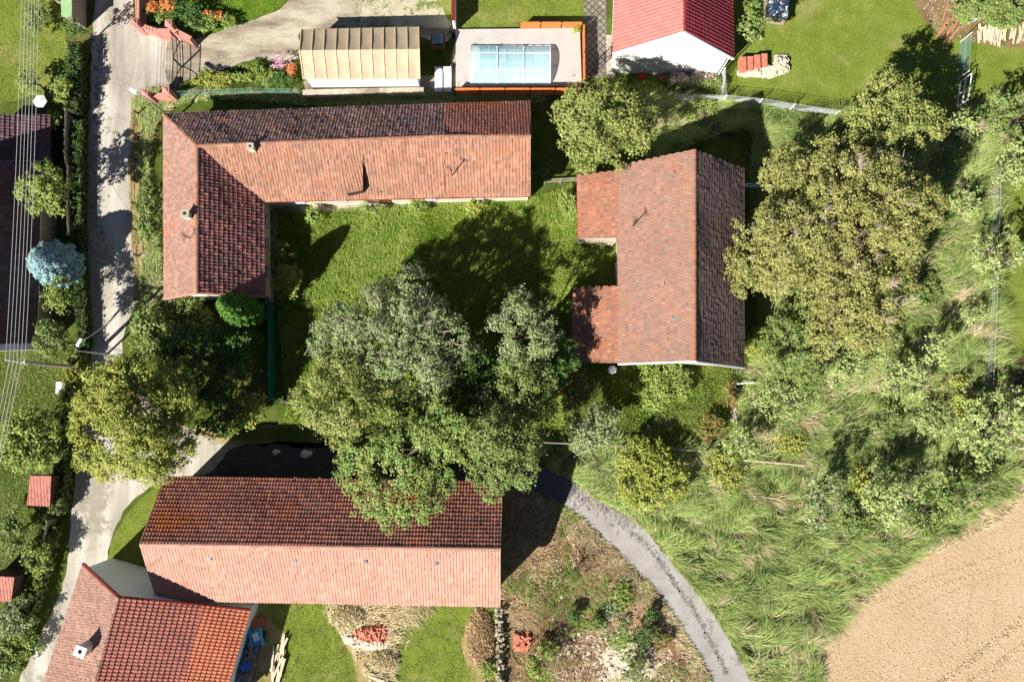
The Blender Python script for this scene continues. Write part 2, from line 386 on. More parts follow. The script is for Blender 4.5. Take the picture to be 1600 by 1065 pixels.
ROAD_R = [(75,1130),(95,1065),(150,960),(165,900),(172,850),(200,790),(250,752),(300,742),(420,748),(560,750),(560,700),(440,690),(370,688),(300,672),(230,620),(190,545),(212,470),(211,400),(205,300),(208,200),(215,150),(232,146),(292,122),(300,60),(240,40),(214,40),(208,0),(208,-90)]
ROAD = ROAD_L+ROAD_R
COURT = [(418,335),(520,328),(830,308),(905,285),(968,300),(968,570),(880,600),(870,690),(700,720),(500,705),(380,700),(330,668),(440,660),(440,560),(432,470)]
NELAWN = [(1000,105),(1150,110),(1120,-90),(1450,-90),(1440,20),(1500,60),(1700,-20),(1700,160),(1500,180),(1300,178),(1170,165),(1020,155)]
MEADOW = [(990,560),(1165,575),(1170,300),(1160,200),(1010,250),(1000,160),(1130,160),(1300,182),(1480,180),(1562,170),(1560,400),(1562,560),(1585,645),(1592,712),(1584,772),(1540,815),(1480,845),(1400,890),(1350,940),(1310,990),(1280,1040),(1290,1130),(1195,1130),(1172,1065),(1145,1010),(1100,940),(1050,880),(1000,820),(930,780),(870,745),(840,700),(960,690)]
FIELD = [(1604,600),(1590,700),(1568,762),(1524,806),(1466,838),(1390,886),(1338,934),(1296,984),(1272,1034),(1280,1140),(1300,1500),(2200,1500),(2200,600)]
TRACK = [(555,748),(555,700),(700,705),(780,712),(842,728),(885,746),(932,780),(1002,822),(1052,880),(1102,940),(1147,1010),(1174,1065),(1200,1140),(1140,1140),(1112,1065),(1076,1000),(1030,930),(975,872),(905,806),(850,775),(790,760),(700,752)]
GARDEN = [(786,775),(850,780),(905,808),(975,874),(1030,932),(1076,1002),(1112,1065),(1140,1140),(780,1140)]
sheet('meadow_ground', MEADOW, Z*1, G['meadow'], 3)
sheet('courtyard_ground', COURT, Z*1, G['court'], 2)
sheet('lawn_ground', NELAWN, Z*2, G['lawn'], 3)
sheet('field', FIELD, Z*3, G['field'], 2.5)
sheet('garden_ground', GARDEN, Z*2, G['garden'], 3)
sheet('road', ROAD, Z*3, G['road'], 1.6)
sheet('track', TRACK, Z*4, G['track'], 2.4, False, 5)
def blotches(name, line, n, spread, size, m, z, seed):
    r = random.Random(seed); q = dense(line, 6, False); b = MB()
    for _ in range(n):
        x, y = r.choice(q); x += r.gauss(0, spread); y += r.gauss(0, spread); k = size*r.uniform(.4,1.5); a0 = r.uniform(0,6.28); nn = 11
        c = P(x, y, z+.0004*(_ % 9)); b.add([c+Vector((math.cos(a0+i*2*math.pi/nn)*k*r.uniform(.55,1.2), math.sin(a0+i*2*math.pi/nn)*k*r.uniform(.7,1.5), 0)) for i in range(nn)], [tuple(range(nn))])
    tag(b.build(name, m), kind='structure')
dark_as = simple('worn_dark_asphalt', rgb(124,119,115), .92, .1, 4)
blotches('track_stains', [(985,830),(1020,862),(1050,905),(1085,955),(1110,1000),(1135,1050)], 620, 2.4, .06, dark_as, Z*6, 3)
blotches('track_stains', [(900,770),(950,795),(985,815)], 420, 8, .07, dark_as, Z*6, 4)
blotches('road_stains', [(158,60),(152,150),(150,250),(152,330),(160,400)], 420, 6, .08, simple('worn_road_patch', rgb(138,130,116), .92, .1, 4), Z*5, 5)
sheet('shaded_asphalt_patch', [(555,700),(700,706),(780,713),(842,729),(885,747),(905,762),(872,790),(850,775),(790,760),(700,752),(555,748)], Z*5, simple('old_shaded_asphalt', rgb(84,84,86), .92, .25, 1.5), 2)  # dark asphalt, coloured darker still to carry the shade behind the barn
STRIP = [(1572,262),(1600,200),(1760,200),(1760,640),(1602,640),(1590,560),(1566,560)]
sheet('lawn_ground', STRIP, Z*1.5, G['lawn'], 2)
LL1 = [(-90,-90),(112,-90),(104,30),(104,110),(100,150),(60,150),(-90,150)]
LL2 = [(-90,555),(100,560),(104,640),(98,740),(80,830),(-90,900)]
sheet('lawn_ground', LL1, Z, G['lawn'], 2); sheet('lawn_ground', LL2, Z, G['base'], 2)  # LL2 turf colour is darker, standing in for tree and hedge shade
WEDGE = [(255,758),(215,785),(178,838),(168,880),(175,872),(235,900),(262,900),(262,800)]
sheet('lawn_ground', WEDGE, Z*5, G['lawn'], 1)
SL1 = [(425,940),(508,942),(528,990),(552,1030),(560,1065),(570,1140),(420,1140),(430,1040),(448,1000),(425,970)]
SL2 = [(626,962),(670,945),(770,945),(735,960),(722,1010),(735,1065),(735,1140),(612,1140),(616,1050),(622,980)]
DRYG = [(380,940),(790,940),(790,1140),(360,1140)]
sheet('shaded_yard_ground', [(385,692),(560,698),(560,752),(400,752),(322,748),(345,722)], Z*4, simple('shaded_dark_earth', rgb(84,78,68), .95, .3, 3), 3)  # dark earth; the long barn's shadow is also painted into its colour
sheet('verge_ground', [(300,668),(440,664),(560,668),(560,700),(440,696),(372,694),(330,688)], Z*4, G['verge'], 3)
sheet('garden_ground', DRYG, Z*1, G['verge'], 2)
sheet('lawn_ground', SL1, Z*2, G['lawn'], 3); sheet('lawn_ground', SL2, Z*2.5, G['lawn'], 3)
NL = [(330,-90),(450,-90),(446,0),(400,28),(340,48),(296,58),(262,30),(225,28),(226,-90)]
sheet('lawn_ground', NL, Z*1.2, G['court'], 2)
DRIVE = [(290,66),(340,50),(400,30),(452,-2),(456,-90),(562,-90),(562,30),(560,48),(470,48),(470,92),(400,92),(350,108),(290,126),(262,130),(262,66)]
sheet('driveway', DRIVE, Z*5, G['drive'], 1.2)
NL2 = [(562,-90),(708,-90),(706,56),(656,56),(654,44),(562,44)]
sheet('gravel_yard', NL2, Z*1.5, G['gravel'], 2)
NL3 = [(714,-90),(956,-90),(934,0),(932,48),(714,46)]
sheet('lawn_ground', NL3, Z*2, G['lawn'], 1)
sheet('tent_yard', [(472,118),(700,118),(712,56),(655,56),(655,44),(712,44),(712,148),(478,148)], Z*3, G['drive'], .6, True)
sheet('house_path', [(412,316),(560,312),(725,304),(830,300),(830,311),(700,318),(560,328),(500,331),(434,331),(430,420),(428,474),(414,474)], Z*6, M['concrete'], .8, True)
sheet('verge', [(205,150),(222,150),(222,200),(218,300),(222,400),(224,480),(214,480),(207,400),(201,300),(203,200)], Z*4, G['verge'], 1.5)
sheet('verge', [(148,-90),(150,0),(143,150),(136,250),(136,400),(142,480),(134,480),(124,400),(118,250),(122,100),(128,-90)], Z*2, G['base'], 1.5)
sheet('dirt_patch', [(1440,-90),(1430,10),(1455,40),(1470,62),(1500,62),(1600,75),(1700,60),(1700,-90)], Z*3, G['garden'], 3)
sheet('soil_bed', [(1590,560),(1700,540),(1700,640),(1600,645)], Z*4, M['soil'], 1)

# ------------------------------------------------------------------ scatter: grass as ground cover
PLOT = [(960,575),(1140,578),(1140,600),(1142,680),(1100,694),(960,688)]
def inside(x, y, poly):
    r = np.zeros(len(x), bool); n = len(poly); j = n-1
    for i in range(n):
        xi, yi = poly[i]; xj, yj = poly[j]
        c = ((yi > y) != (yj > y)) & (x < (xj-xi)*(y-yi)/((yj-yi) or 1e-9)+xi)
        r ^= c; j = i
    return r
def wpoly(pts): return [tuple(P(x, y)[:2]) for x, y in dense(pts, 20)]
def vnoise(x, y, seed, s):
    """smooth value noise on the plane"""
    g = np.random.default_rng(seed).random((64,64))
    u = x/s; v = y/s; i = np.floor(u).astype(int); j = np.floor(v).astype(int); a = u-i; b = v-j
    a = a*a*(3-2*a); b = b*b*(3-2*b); f = lambda p, q: g[p % 64, q % 64]
    return (f(i,j)*(1-a)+f(i+1,j)*a)*(1-b)+(f(i,j+1)*(1-a)+f(i+1,j+1)*a)*b
ROADW = wpoly(ROAD); TRACKW = wpoly(TRACK); PLOTW = wpoly(PLOT); STRIPW = [tuple(P(x, y)[:2]) for x, y in [(1560,262),(1600,200),(1760,200),(1760,640),(1600,640),(1586,560),(1556,560)]]; FIELDW = wpoly(FIELD)
def grass(name, label, pts, n_m2, hgt, wid, m, lean=.5, ang=None, swirl=0, clump=0, seed=1, keep=None, avoid=(), straight=False, cat='grass', hvar=0):
    poly = [tuple(P(x, y)[:2]) for x, y in (lined(pts, 20) if straight else dense(pts, 20))]
    xs = [p[0] for p in poly]; ys = [p[1] for p in poly]
    x0, x1, y0, y1 = max(min(xs),-46), min(max(xs),46), max(min(ys),-30), min(max(ys),38)
    r = np.random.default_rng(seed); n = int((x1-x0)*(y1-y0)*n_m2)
    x = r.uniform(x0, x1, n); y = r.uniform(y0, y1, n)
    if clump:
        k = max(1, int(n/clump)); cx = r.uniform(x0, x1, k); cy = r.uniform(y0, y1, k); ci = r.integers(0, k, n)
        x = cx[ci]+r.normal(0, .16, n); y = cy[ci]+r.normal(0, .16, n)
    ok = inside(x, y, poly)
    for a in avoid: ok &= ~inside(x, y, a)
    if keep is not None: ok &= r.random(n) < keep(x, y)
    x = x[ok]; y = y[ok]; n = len(x)
    if n == 0: return
    h = hgt*r.uniform(.5, 1.25, n)
    if hvar:
        q = vnoise(x*.55+y*.9+60, (y*1.0-x*.45+60)*1.9, seed+9, .95); h = h*(1-hvar+hvar*2.6*np.clip((q-.25)/.6,0,1)); kk = r.random(n) < .35+1.1*q; x = x[kk]; y = y[kk]; h = h[kk]; n = len(x)
    wd = wid*r.uniform(.6, 1.3, n)
    if ang is None: th = r.uniform(0, 2*np.pi, n)
    else: th = ang+swirl*(vnoise(x, y, seed+5, 3.2)-.5)*2*np.pi+r.normal(0, .45, n)
    ln = lean*r.uniform(.4, 1.3, n); dx = np.cos(th); dy = np.sin(th); fa = th+np.pi/2+r.normal(0,.5,n); px = np.cos(fa)*wd/2; py = np.sin(fa)*wd/2
    z0 = np.zeros(n)
    mx = x+dx*h*ln*.35; my = y+dy*h*ln*.35; mz = h*.55
    tx = x+dx*h*ln; ty = y+dy*h*ln; tz = np.maximum(h*(1-.28*ln), .03)
    V = np.stack([np.stack([x-px,y-py,z0],1), np.stack([x+px,y+py,z0],1), np.stack([mx+px*.8,my+py*.8,mz],1), np.stack([mx-px*.8,my-py*.8,mz],1), np.stack([tx,ty,tz],1)], 1).reshape(-1,3)
    b = np.arange(n)*5
    Q = np.stack([b, b+1, b+2, b+3], 1); Tt = np.stack([b+3, b+2, b+4, b+4], 1)
    me = bpy.data.meshes.new(name); me.vertices.add(len(V)); me.vertices.foreach_set('co', V.astype(np.float32).ravel())
    li = np.concatenate([np.concatenate([Q, Tt[:, :3]], 1)]).astype(np.int32)
    me.loops.add(n*7); me.loops.foreach_set('vertex_index', li.ravel())
    ls = np.stack([np.arange(n)*7, np.arange(n)*7+4], 1).ravel().astype(np.int32)
    me.polygons.add(n*2); me.polygons.foreach_set('loop_start', ls); me.update(calc_edges=True)
    o = link_mesh(name, me, m); tag(o, label, cat, kind='stuff'); return o
grass('courtyard_grass', 'lush uneven green grass filling the courtyard of the farm', COURT, 330, .24, .05, L['grass'], .9, R(30), .6, 14, 3, avoid=(ROADW,))
nz = lambda seed, s, lo, hi: (lambda x, y: np.clip((vnoise(x, y, seed, s)-lo)/(hi-lo), 0, 1))
grass('meadow_grass', 'long unmown meadow grass flattened by wind between the barn and the ploughed field', MEADOW, 420, .5, .045, L['meadow'], 1.3, R(25), .6, 26, 4, hvar=.75, avoid=(FIELDW, TRACKW, PLOTW, STRIPW))
grass('dry_meadow_grass', 'straw coloured dry stalks lying in swathes across the meadow', MEADOW, 260, .6, .042, L['straw'], 1.6, R(15), .6, 40, 5, hvar=.6, keep=lambda x, y: nz(31, 2.2, .5, .8)(x+y*.4, y*1.8)*nz(33, .8, .3, .7)(x, y)+.04, avoid=(FIELDW, TRACKW, PLOTW, STRIPW))
grass('tall_grass', 'darker taller tufts standing in the wind-flattened meadow', MEADOW, 120, .6, .05, L['mid'], 1.2, R(40), .7, 60, 35, hvar=.6, keep=nz(37, 1.6, .35, .75), avoid=(FIELDW, TRACKW, PLOTW, STRIPW))
grass('plot_grass', 'short green grass of the small fenced plot below the eastern barn', PLOT, 260, .16, .045, L['grass'], .9, None, 0, 14, 71)
grass('lawn_grass', 'short mown grass of the lawn behind the white gabled house', NELAWN, 90, .07, .05, L['lawn'], .8, None, 0, 0, 6)
grass('lawn_grass', 'short mown grass east of the orchard wire fence', STRIP, 90, .07, .05, L['lawn'], .8, None, 0, 0, 7)
grass('lawn_grass', 'short mown grass left of the village road at the top', LL1, 100, .08, .05, L['lawn'], .8, None, 0, 0, 8)
grass('lawn_grass', 'shaded grass around the apple tree left of the road', LL2, 160, .14, .05, L['meadow'], .9, None, 0, 10, 9)
grass('lawn_grass', 'small bright grass wedge between road and salmon barn roof', WEDGE, 150, .07, .05, L['lawn'], .8, None, 0, 0, 10)
grass('lawn_grass', 'mown grass left of the rubble heap below the long barn', SL1, 120, .09, .05, L['lawn'], .8, None, 0, 8, 12)
grass('lawn_grass', 'mown grass right of the rubble heap below the long barn', SL2, 120, .09, .05, L['lawn'], .8, None, 0, 8, 13)
grass('lawn_grass', 'grass in the flower garden beside the concrete driveway', NL, 120, .12, .05, L['grass'], .8, None, 0, 8, 14)
grass('lawn_grass', 'grass behind the orange fence of the pool deck', NL3, 100, .1, .05, L['lawn'], .8, None, 0, 0, 15)
grass('weeds', 'patchy weeds on the pale gravel yard behind the tent', NL2, 90, .12, .06, L['bright'], .9, None, 0, 12, 16, keep=nz(9, 1.5, .45, .7), cat='weeds')
VERGE = [(222,148),(470,150),(840,140),(850,160),(560,170),(256,182),(257,470),(250,520),(210,520),(222,470),(222,200)]
grass('verge_grass', 'tall pale green grass on the strip between road and farmhouse', VERGE, 260, .5, .05, L['meadow'], 1.2, R(40), .5, 16, 17, avoid=(ROADW,))
grass('dry_verge_grass', 'dry stalks at the edge of the farmhouse verge', VERGE, 70, .5, .045, L['straw'], 1.4, R(40), .5, 16, 18, avoid=(ROADW,))
grass('garden_weeds', 'brown dried weeds covering the rough plot inside the bend of the track', GARDEN, 170, .3, .045, L['brown'], 1.5, R(-20), .7, 22, 19, keep=nz(5, 2.0, .25, .7), avoid=(TRACKW,), cat='weeds')
grass('garden_grass', 'green tufts on the rough plot inside the bend of the track', GARDEN, 210, .26, .05, L['bright'], 1.3, R(-20), .7, 22, 20, keep=nz(8, 2.0, .42, .7), avoid=(TRACKW,))
def fringe(label, pts, seed, m, n=26):
    q = dense(pts, 4, False); a = [(x-3.2, y-1.5) for x, y in q]; b_ = [(x+3.2, y+1.5) for x, y in q]
    grass('edge_grass', label, a+b_[::-1], n*9, .16, .045, m, 1.0, None, 0, 9, seed, straight=True)
fringe('grass creeping over the outer edge of the curved track', [(885,746),(932,780),(1002,822),(1052,880),(1102,940),(1147,1010),(1174,1065)], 61, L['meadow'])
fringe('dry grass creeping over the inner edge of the curved track', [(905,806),(975,872),(1030,930),(1076,1000),(1112,1065)], 62, L['straw'])
fringe('grass creeping over the right edge of the village road', [(209,160),(206,300),(213,400),(213,470)], 63, L['straw'])
fringe('grass creeping over the left edge of the village road', [(141,160),(135,250),(135,400),(141,480)], 64, L['mid'])
grass('garden_straw', 'pale dried stalks between the weeds of the rough plot', GARDEN, 40, .3, .04, L['straw'], 1.6, R(60), 1.0, 26, 42, keep=nz(15, 1.6, .45, .7), avoid=(TRACKW,))
grass('track_edge_grass', 'yellow dry grass lining the inner edge of the asphalt track', [(905,806),(975,872),(1030,930),(1076,1000),(1112,1065),(1085,1065),(1050,1000),(1005,940),(950,885),(885,820)], 200, .3, .05, L['straw'], 1.3, R(-50), .3, 12, 21)
grass('field_edge_grass', 'dry tufts fringing the edge of the ploughed field', [(1584,745),(1534,806),(1472,836),(1390,879),(1338,927),(1296,977),(1268,1034),(1272,1130),(1288,1130),(1286,1040),(1308,994),(1350,946),(1400,898),(1480,856),(1544,824),(1592,776)], 110, .35, .05, L['straw'], 1.4, R(10), .8, 14, 41)
grass('dry_grass', 'dry pale grass around the rubble heap below the long barn', [(512,945),(680,945),(622,992),(612,1060),(572,1060),(546,1010)], 120, .4, .05, L['straw'], 1.6, R(10), .9, 20, 22)

def crumbs(name, label, pts, n, size, m, seed, line=None, spread=.15, ht=.04, straight=False):
    r = np.random.default_rng(seed)
    if line:
        q = np.array([tuple(P(x, y)[:2]) for x, y in dense(line, 3, False)]); i = r.integers(0, len(q), n); x = q[i,0]+r.normal(0, spread, n); y = q[i,1]+r.normal(0, spread, n)
    else:
        poly = [tuple(P(x, y)[:2]) for x, y in dense(pts, 20)]; xs = [p[0] for p in poly]; ys = [p[1] for p in poly]
        x = r.uniform(max(min(xs),-46), min(max(xs),46), n); y = r.uniform(max(min(ys),-30), min(max(ys),38), n); ok = inside(x, y, poly); x = x[ok]; y = y[ok]
    n = len(x); s_ = size*r.uniform(.4,1.6,n)**1.5; a = r.uniform(0,6.28,n); V = []
    for k in range(3): V.append(np.stack([x+np.cos(a+k*2.094)*s_, y+np.sin(a+k*2.094)*s_, np.full(n,.012)], 1))
    V.append(np.stack([x+r.normal(0,.2,n)*s_, y+r.normal(0,.2,n)*s_, ht+s_*r.uniform(.3,.9,n)], 1)); V = np.stack(V, 1).reshape(-1,3)
    b = (np.arange(n)*4)[:,None]; Fc = np.concatenate([b+np.array([0,1,3]), b+np.array([1,2,3]), b+np.array([2,0,3])])
    return tag(np_mesh(name, V, Fc, m), label, 'soil' if 'clod' in name else 'debris', kind='stuff')
cl_m = tile_mat('soil_clods', [rgb(172,144,112), rgb(192,166,134), rgb(206,184,154), rgb(156,128,96)], rgb(160,128,94), .3, .5)
crumbs('clods', 'small dry clods strewn over the ploughed field', FIELD, 60000, .034, cl_m, 1)
for k, (ln, nn_, sz, sp) in enumerate([([(1462,1075),(1500,1045),(1550,1005),(1610,960)],1800,.06,.16), ([(1505,1075),(1545,1048),(1580,1022),(1620,990)],1500,.06,.16), ([(1380,940),(1450,905),(1520,880),(1610,852)],600,.04,.09), ([(1390,952),(1470,915),(1540,892),(1610,868)],500,.04,.09), ([(1430,952),(1500,920),(1570,896)],350,.04,.09), ([(1520,905),(1512,960),(1508,1010)],240,.035,.06), ([(1560,896),(1554,950),(1548,990)],240,.035,.06)]):
    crumbs('clod_rows', 'ridges of clods thrown up along tractor lines in the field' if k < 2 else 'faint tilled line of clods in the field', None, nn_, sz, cl_m, 20+k, line=ln, spread=sp)
deb_m = tile_mat('plot_debris', [rgb(196,184,164), rgb(160,140,112), rgb(120,96,70), rgb(210,204,190), rgb(176,110,84)], rgb(140,120,90), .3, .5)
crumbs('debris', 'stones and rubble crumbs scattered over the rough plot', GARDEN, 9000, .07, deb_m, 2)
crumbs('debris', 'coarse pale rubble at the lower end of the rough plot', [(870,1000),(1000,985),(1050,1020),(1060,1100),(860,1100)], 1800, .1, deb_m, 3)
crumbs('debris', 'rubble crumbs on the dry ground below the long barn', [(530,955),(650,955),(612,1050),(575,1050)], 900, .06, deb_m, 4)
crumbs('debris', 'earth crumbs on the bare soil in the top right corner', [(1430,-60),(1500,-60),(1500,62),(1455,44)], 900, .04, deb_m, 5)
crumbs('debris', 'gravel along both edges of the village road', ROAD, 14000, .025, deb_m, 6, ht=.01)
# ------------------------------------------------------------------ roofs
def tile_slope(name, parent, pts, mats, tw=.23, tl=.31, kind='roll', e=(0,1), lift=.0, slab=.14, jit=.008, notch=None):
    """pts: convex 3D polygon of the slope, pts[e0]->pts[e1] is the eave; every tile is its own little shell"""
    pts = [Vector(p) for p in pts]; O = pts[e[0]]; U = (pts[e[1]]-O).normalized()
    c = sum(pts, Vector())/len(pts); N = U.cross(c-O).normalized()
    if N.z < 0: N = -N
    Vv = N.cross(U).normalized()
    if Vv.dot(c-O) < 0: Vv = -Vv
    pts = [p-N*(p-O).dot(N) for p in pts]
    uv = [((p-O).dot(U), (p-O).dot(Vv)) for p in pts]
    u0, u1 = min(p[0] for p in uv), max(p[0] for p in uv); v0, v1 = min(p[1] for p in uv), max(p[1] for p in uv)
    if kind == 'roll': prof = [(0,0),(.14,.030),(.34,.042),(.54,.026),(.66,.004),(1.0,.006)]
    elif kind == 'deep': prof = [(0,0),(.16,.022),(.4,.034),(.62,.018),(.74,.0),(1.0,.004)]
    else: prof = [(0.02,.0),(.06,.012),(.94,.012),(.98,.0)]
    lip = .072 if kind == 'deep' else .036 if kind == 'roll' else .028
    k = len(prof); nu = int((u1-u0)/tw)+1; nv = int((v1-v0)/tl)+1
    I, J = np.meshgrid(np.arange(nu), np.arange(nv)); I = I.ravel(); J = J.ravel(); n = len(I)
    uo = u0+I*tw+(np.where(J % 2, tw/2, 0) if kind == 'flat' else 0)+rg.normal(0, jit*.5, n); vo = v0+J*tl
    jz = rg.normal(0, jit, n); tilt = rg.normal(0, jit, n)
    pu = np.array([p[0] for p in prof]); ph = np.array([p[1] for p in prof])
    lower = np.stack([uo[:,None]+pu*tw, np.repeat(vo[:,None]+rg.normal(0,jit*.5,n)[:,None], k, 1), ph+lip+jz[:,None]+tilt[:,None]*(pu-.5)], 2)
    upper = np.stack([uo[:,None]+pu*tw, np.repeat(vo[:,None]+tl*1.08, k, 1), ph+jz[:,None]+tilt[:,None]*(pu-.5)], 2)
    bot = lower.copy(); bot[:,:,2] -= lip*.95
    A = np.concatenate([lower, upper, bot], 1).reshape(-1,3)
    O_, U_, V_, N_ = (np.array(q) for q in (O, U, Vv, N))
    sl_k = np.repeat((rg.random(n) < .006)*rg.uniform(-.12,.0,n), 3*k); A[:,1] += sl_k            # a few slipped tiles
    sag = .035*np.sin(A[:,0]*.9+U[0]*3)*np.sin(np.clip((A[:,1]-v0)/(v1-v0),0,1)*np.pi)+.05*(vnoise(A[:,0]+50, A[:,1]+50, 5, 1.6)-.5)
    A[:,2] += sag
    W = O_+A[:,:1]*U_+A[:,1:2]*V_+(A[:,2:3]+.045+lift)*N_
    b0 = (np.arange(n)*3*k)[:,None]; i = np.arange(k-1)
    f1 = np.stack([b0+i, b0+i+1, b0+k+i+1, b0+k+i], 2).reshape(-1,4); f2 = np.stack([b0+2*k+i, b0+2*k+i+1, b0+i+1, b0+i], 2).reshape(-1,4)
    o = root_loc(parent); oo = np.array(o)
    me = bpy.data.meshes.new(name); me.from_pydata((W-oo).tolist(), [], np.concatenate([f1, f2]).tolist())
    bm = bmesh.new(); bm.from_mesh(me)
    m_ = len(pts)
    for a in range(m_):
        p, q = pts[a], pts[(a+1)%m_]
        if abs((p-O).dot(Vv)-v0) < 1e-3 and abs((q-O).dot(Vv)-v0) < 1e-3: continue
        nn = (q-p).cross(N).normalized()
        if nn.dot(c-p) > 0: nn = -nn
        bmesh.ops.bisect_plane(bm, geom=bm.verts[:]+bm.edges[:]+bm.faces[:], plane_co=p-o+nn*.0, plane_no=nn, clear_outer=True)
    top = [bm.verts.new(p-o+N*(lift-.03)) for p in pts]; low = [bm.verts.new(p-o-N*slab) for p in pts]
    fs = [bm.faces.new(top), bm.faces.new(low[::-1])]+[bm.faces.new((top[i], low[i], low[(i+1)%m_], top[(i+1)%m_])) for i in range(m_)]
    for f in fs: f.material_index = 1
    bm.normal_update(); bm.to_mesh(me); bm.free()
    return link_mesh(name, me, [mats, M['dark_wood']], parent)
def ridge(name, parent, p, q, m, r=.13, seg=.38):
    p, q = Vector(p), Vector(q); d = q-p; L_ = d.length; d.normalize(); k = max(1, int(L_/seg)); b = MB()
    a = d.cross(Vector((0,0,1))).normalized(); up = a.cross(d).normalized(); n = 6
    for i in range(k):
        s0 = p+d*(L_*i/k); s1 = p+d*(L_*(i+1)/k+.03); rr = r*rnd.uniform(.95,1.05); off = up*rnd.uniform(.0,.015); vs = []
        for s_, r_ in ((s0, rr*1.08), (s1, rr*.94)):
            for j in range(n+1):
                t = math.pi*j/n; vs.append(s_+off+a*math.cos(t)*r_*1.2+up*(math.sin(t)*r_-.02))
        b.add(vs, [(j, j+1, n+2+j, n+1+j) for j in range(n)])
    return b.build(name, m, parent)
def gutter(parent, p, q, m=None):
    b = MB(); b.tube([p, q], .06, 6); return b.build('gutter', m or M['gutter'], parent)
def window(parent, p, q, z, wd, ht, n, mfr=None):
    """p: point on the wall, q: along-wall unit vector, n: outward normal"""
    q = Vector(q); n = Vector(n); c = Vector((p[0], p[1], z)); fr = MB(); up = Vector((0,0,1))
    for s in (-1, 1):
        fr.bar(c+q*s*wd/2-up*ht/2+n*.03, c+q*s*wd/2+up*ht/2+n*.03, .07, .08, up=n)
        fr.bar(c+up*s*ht/2-q*(wd/2-.04)+n*.028, c+up*s*ht/2+q*(wd/2-.04)+n*.028, .07, .075, up=n)
    fr.bar(c-up*(ht/2-.04)+n*.026, c+up*(ht/2-.04)+n*.026, .045, .06, up=n)
    f = fr.build('window', mfr or M['white_paint'], parent)
    b = MB(); b.bar(c-up*(ht/2-.05)+n*.012, c+up*(ht/2-.05)+n*.012, wd-.1, .012, up=n)
    me = b; o = bpy.data.objects.new('pane', None) if False else None
    pane = me.build('pane', M['glass'], parent); pane.parent = f
    sl_ = MB(); sl_.bar(c-up*(ht/2+.06)-q*(wd/2+.08)+n*.08, c-up*(ht/2+.06)+q*(wd/2+.08)+n*.08, .16, .04); si = sl_.build('sill', M['gutter'], parent); si.parent = f
    return f
def door(parent, p, q, wd, ht, n, m=None):
    q = Vector(q); n = Vector(n); c = Vector((p[0], p[1], ht/2+.02)); up = Vector((0,0,1)); b = MB()
    b.bar(c-up*ht/2+n*.03, c+up*ht/2+n*.03, wd, .05, up=n)
    for s in (-1, 1): b.bar(c+up*(s*ht*.24-ht*.17)+n*.062, c+up*(s*ht*.24+ht*.17)+n*.062, wd*.66, .02, up=n)
    d = b.build('door', m or M['door'], parent)
    h = MB(); h.bar(c+q*wd*.4+n*.08, c+q*wd*.4+n*.14, .03); h.bar(c+q*wd*.4+n*.14, c+q*wd*.28+n*.14, .025); hh = h.build('handle', M['grey_metal'], parent); hh.parent = d
    return d
def gable_house(name, label, A0, A1, B0, B1, R0, R1, mats, wallm, inset=.35, tile=(.23,.31), kind='roll', cat='house', end_in=.25, wins=(2,2), doors=True, ridge_m=None, gut=None, capr=.13, rj=.008):
    """A0-A1 and B0-B1 are the two eaves, R0-R1 the ridge between them (index 0 ends share a gable)"""
    A0, A1, B0, B1, R0, R1 = (Vector(v) for v in (A0, A1, B0, B1, R0, R1))
    c = (A0+A1+B0+B1)/4; root = thing(name, label, cat, (c.x, c.y, 0))
    tile_slope('roof_slope', root, [A0, A1, R1, R0], mats[0], *tile, kind=kind, jit=rj)
    tile_slope('roof_slope', root, [B0, B1, R1, R0], mats[1], *tile, kind=kind, jit=rj)
    ridge('ridge_tiles', root, R0, R1, ridge_m or mats[0], capr)
    d = (R1-R0).normalized()
    gutter(root, A0-Vector((0,0,.1)), A1-Vector((0,0,.1)), gut); gutter(root, B0-Vector((0,0,.1)), B1-Vector((0,0,.1)), gut)
    acr = ((A0+A1)-(B0+B1)).normalized(); acr.z = 0; acr.normalize()
    dz = .2
    def ins(p, s_a, s_d): return p+acr*s_a*inset+d*s_d*end_in
    a0 = ins(A0,-1,1); a1 = ins(A1,-1,-1); b0 = ins(B0,1,1); b1 = ins(B1,1,-1); r0 = R0+d*end_in; r1 = R1-d*end_in
    run = abs((R0-A0).dot(acr)); pa = (R0.z-A0.z)/max(.1, abs((R0-A0).dot(acr))); pb = (R0.z-B0.z)/max(.1, abs((R0-B0).dot(acr)))
    for q in (a0, a1): q.z += inset*pa-dz
    for q in (b0, b1): q.z += inset*pb-dz
    r0.z -= dz; r1.z -= dz
    g = lambda q: Vector((q.x, q.y, 0))
    b = MB()
    b.add([g(a0), g(b0), b0, r0, a0], [(0,1,2,3,4)]); b.add([g(a1), g(b1), b1, r1, a1], [(4,3,2,1,0)])
    b.add([g(a0), a0, a1, g(a1)], [(0,1,2,3)]); b.add([g(b0), b0, b1, g(b1)], [(3,2,1,0)])
    b.build('wall', wallm, root)
    L_ = (a1-a0).length; mid = lambda p, q, t: p.lerp(q, t)
    for (p, q, n, k) in ((g(a0), g(a1), acr, wins[0]), (g(b0), g(b1), -acr, wins[1])):
        for i in range(k):
            window(root, mid(p, q, (i+.6)/(k+.2)), (q-p).normalized(), 1.6, 1.0, 1.2, n)
    if doors:
        door(root, mid(g(a0), g(a1), .12), (g(a1)-g(a0)).normalized(), 1.0, 2.05, acr)
    return root, (a0, a1, b0, b1, r0, r1, acr, d)

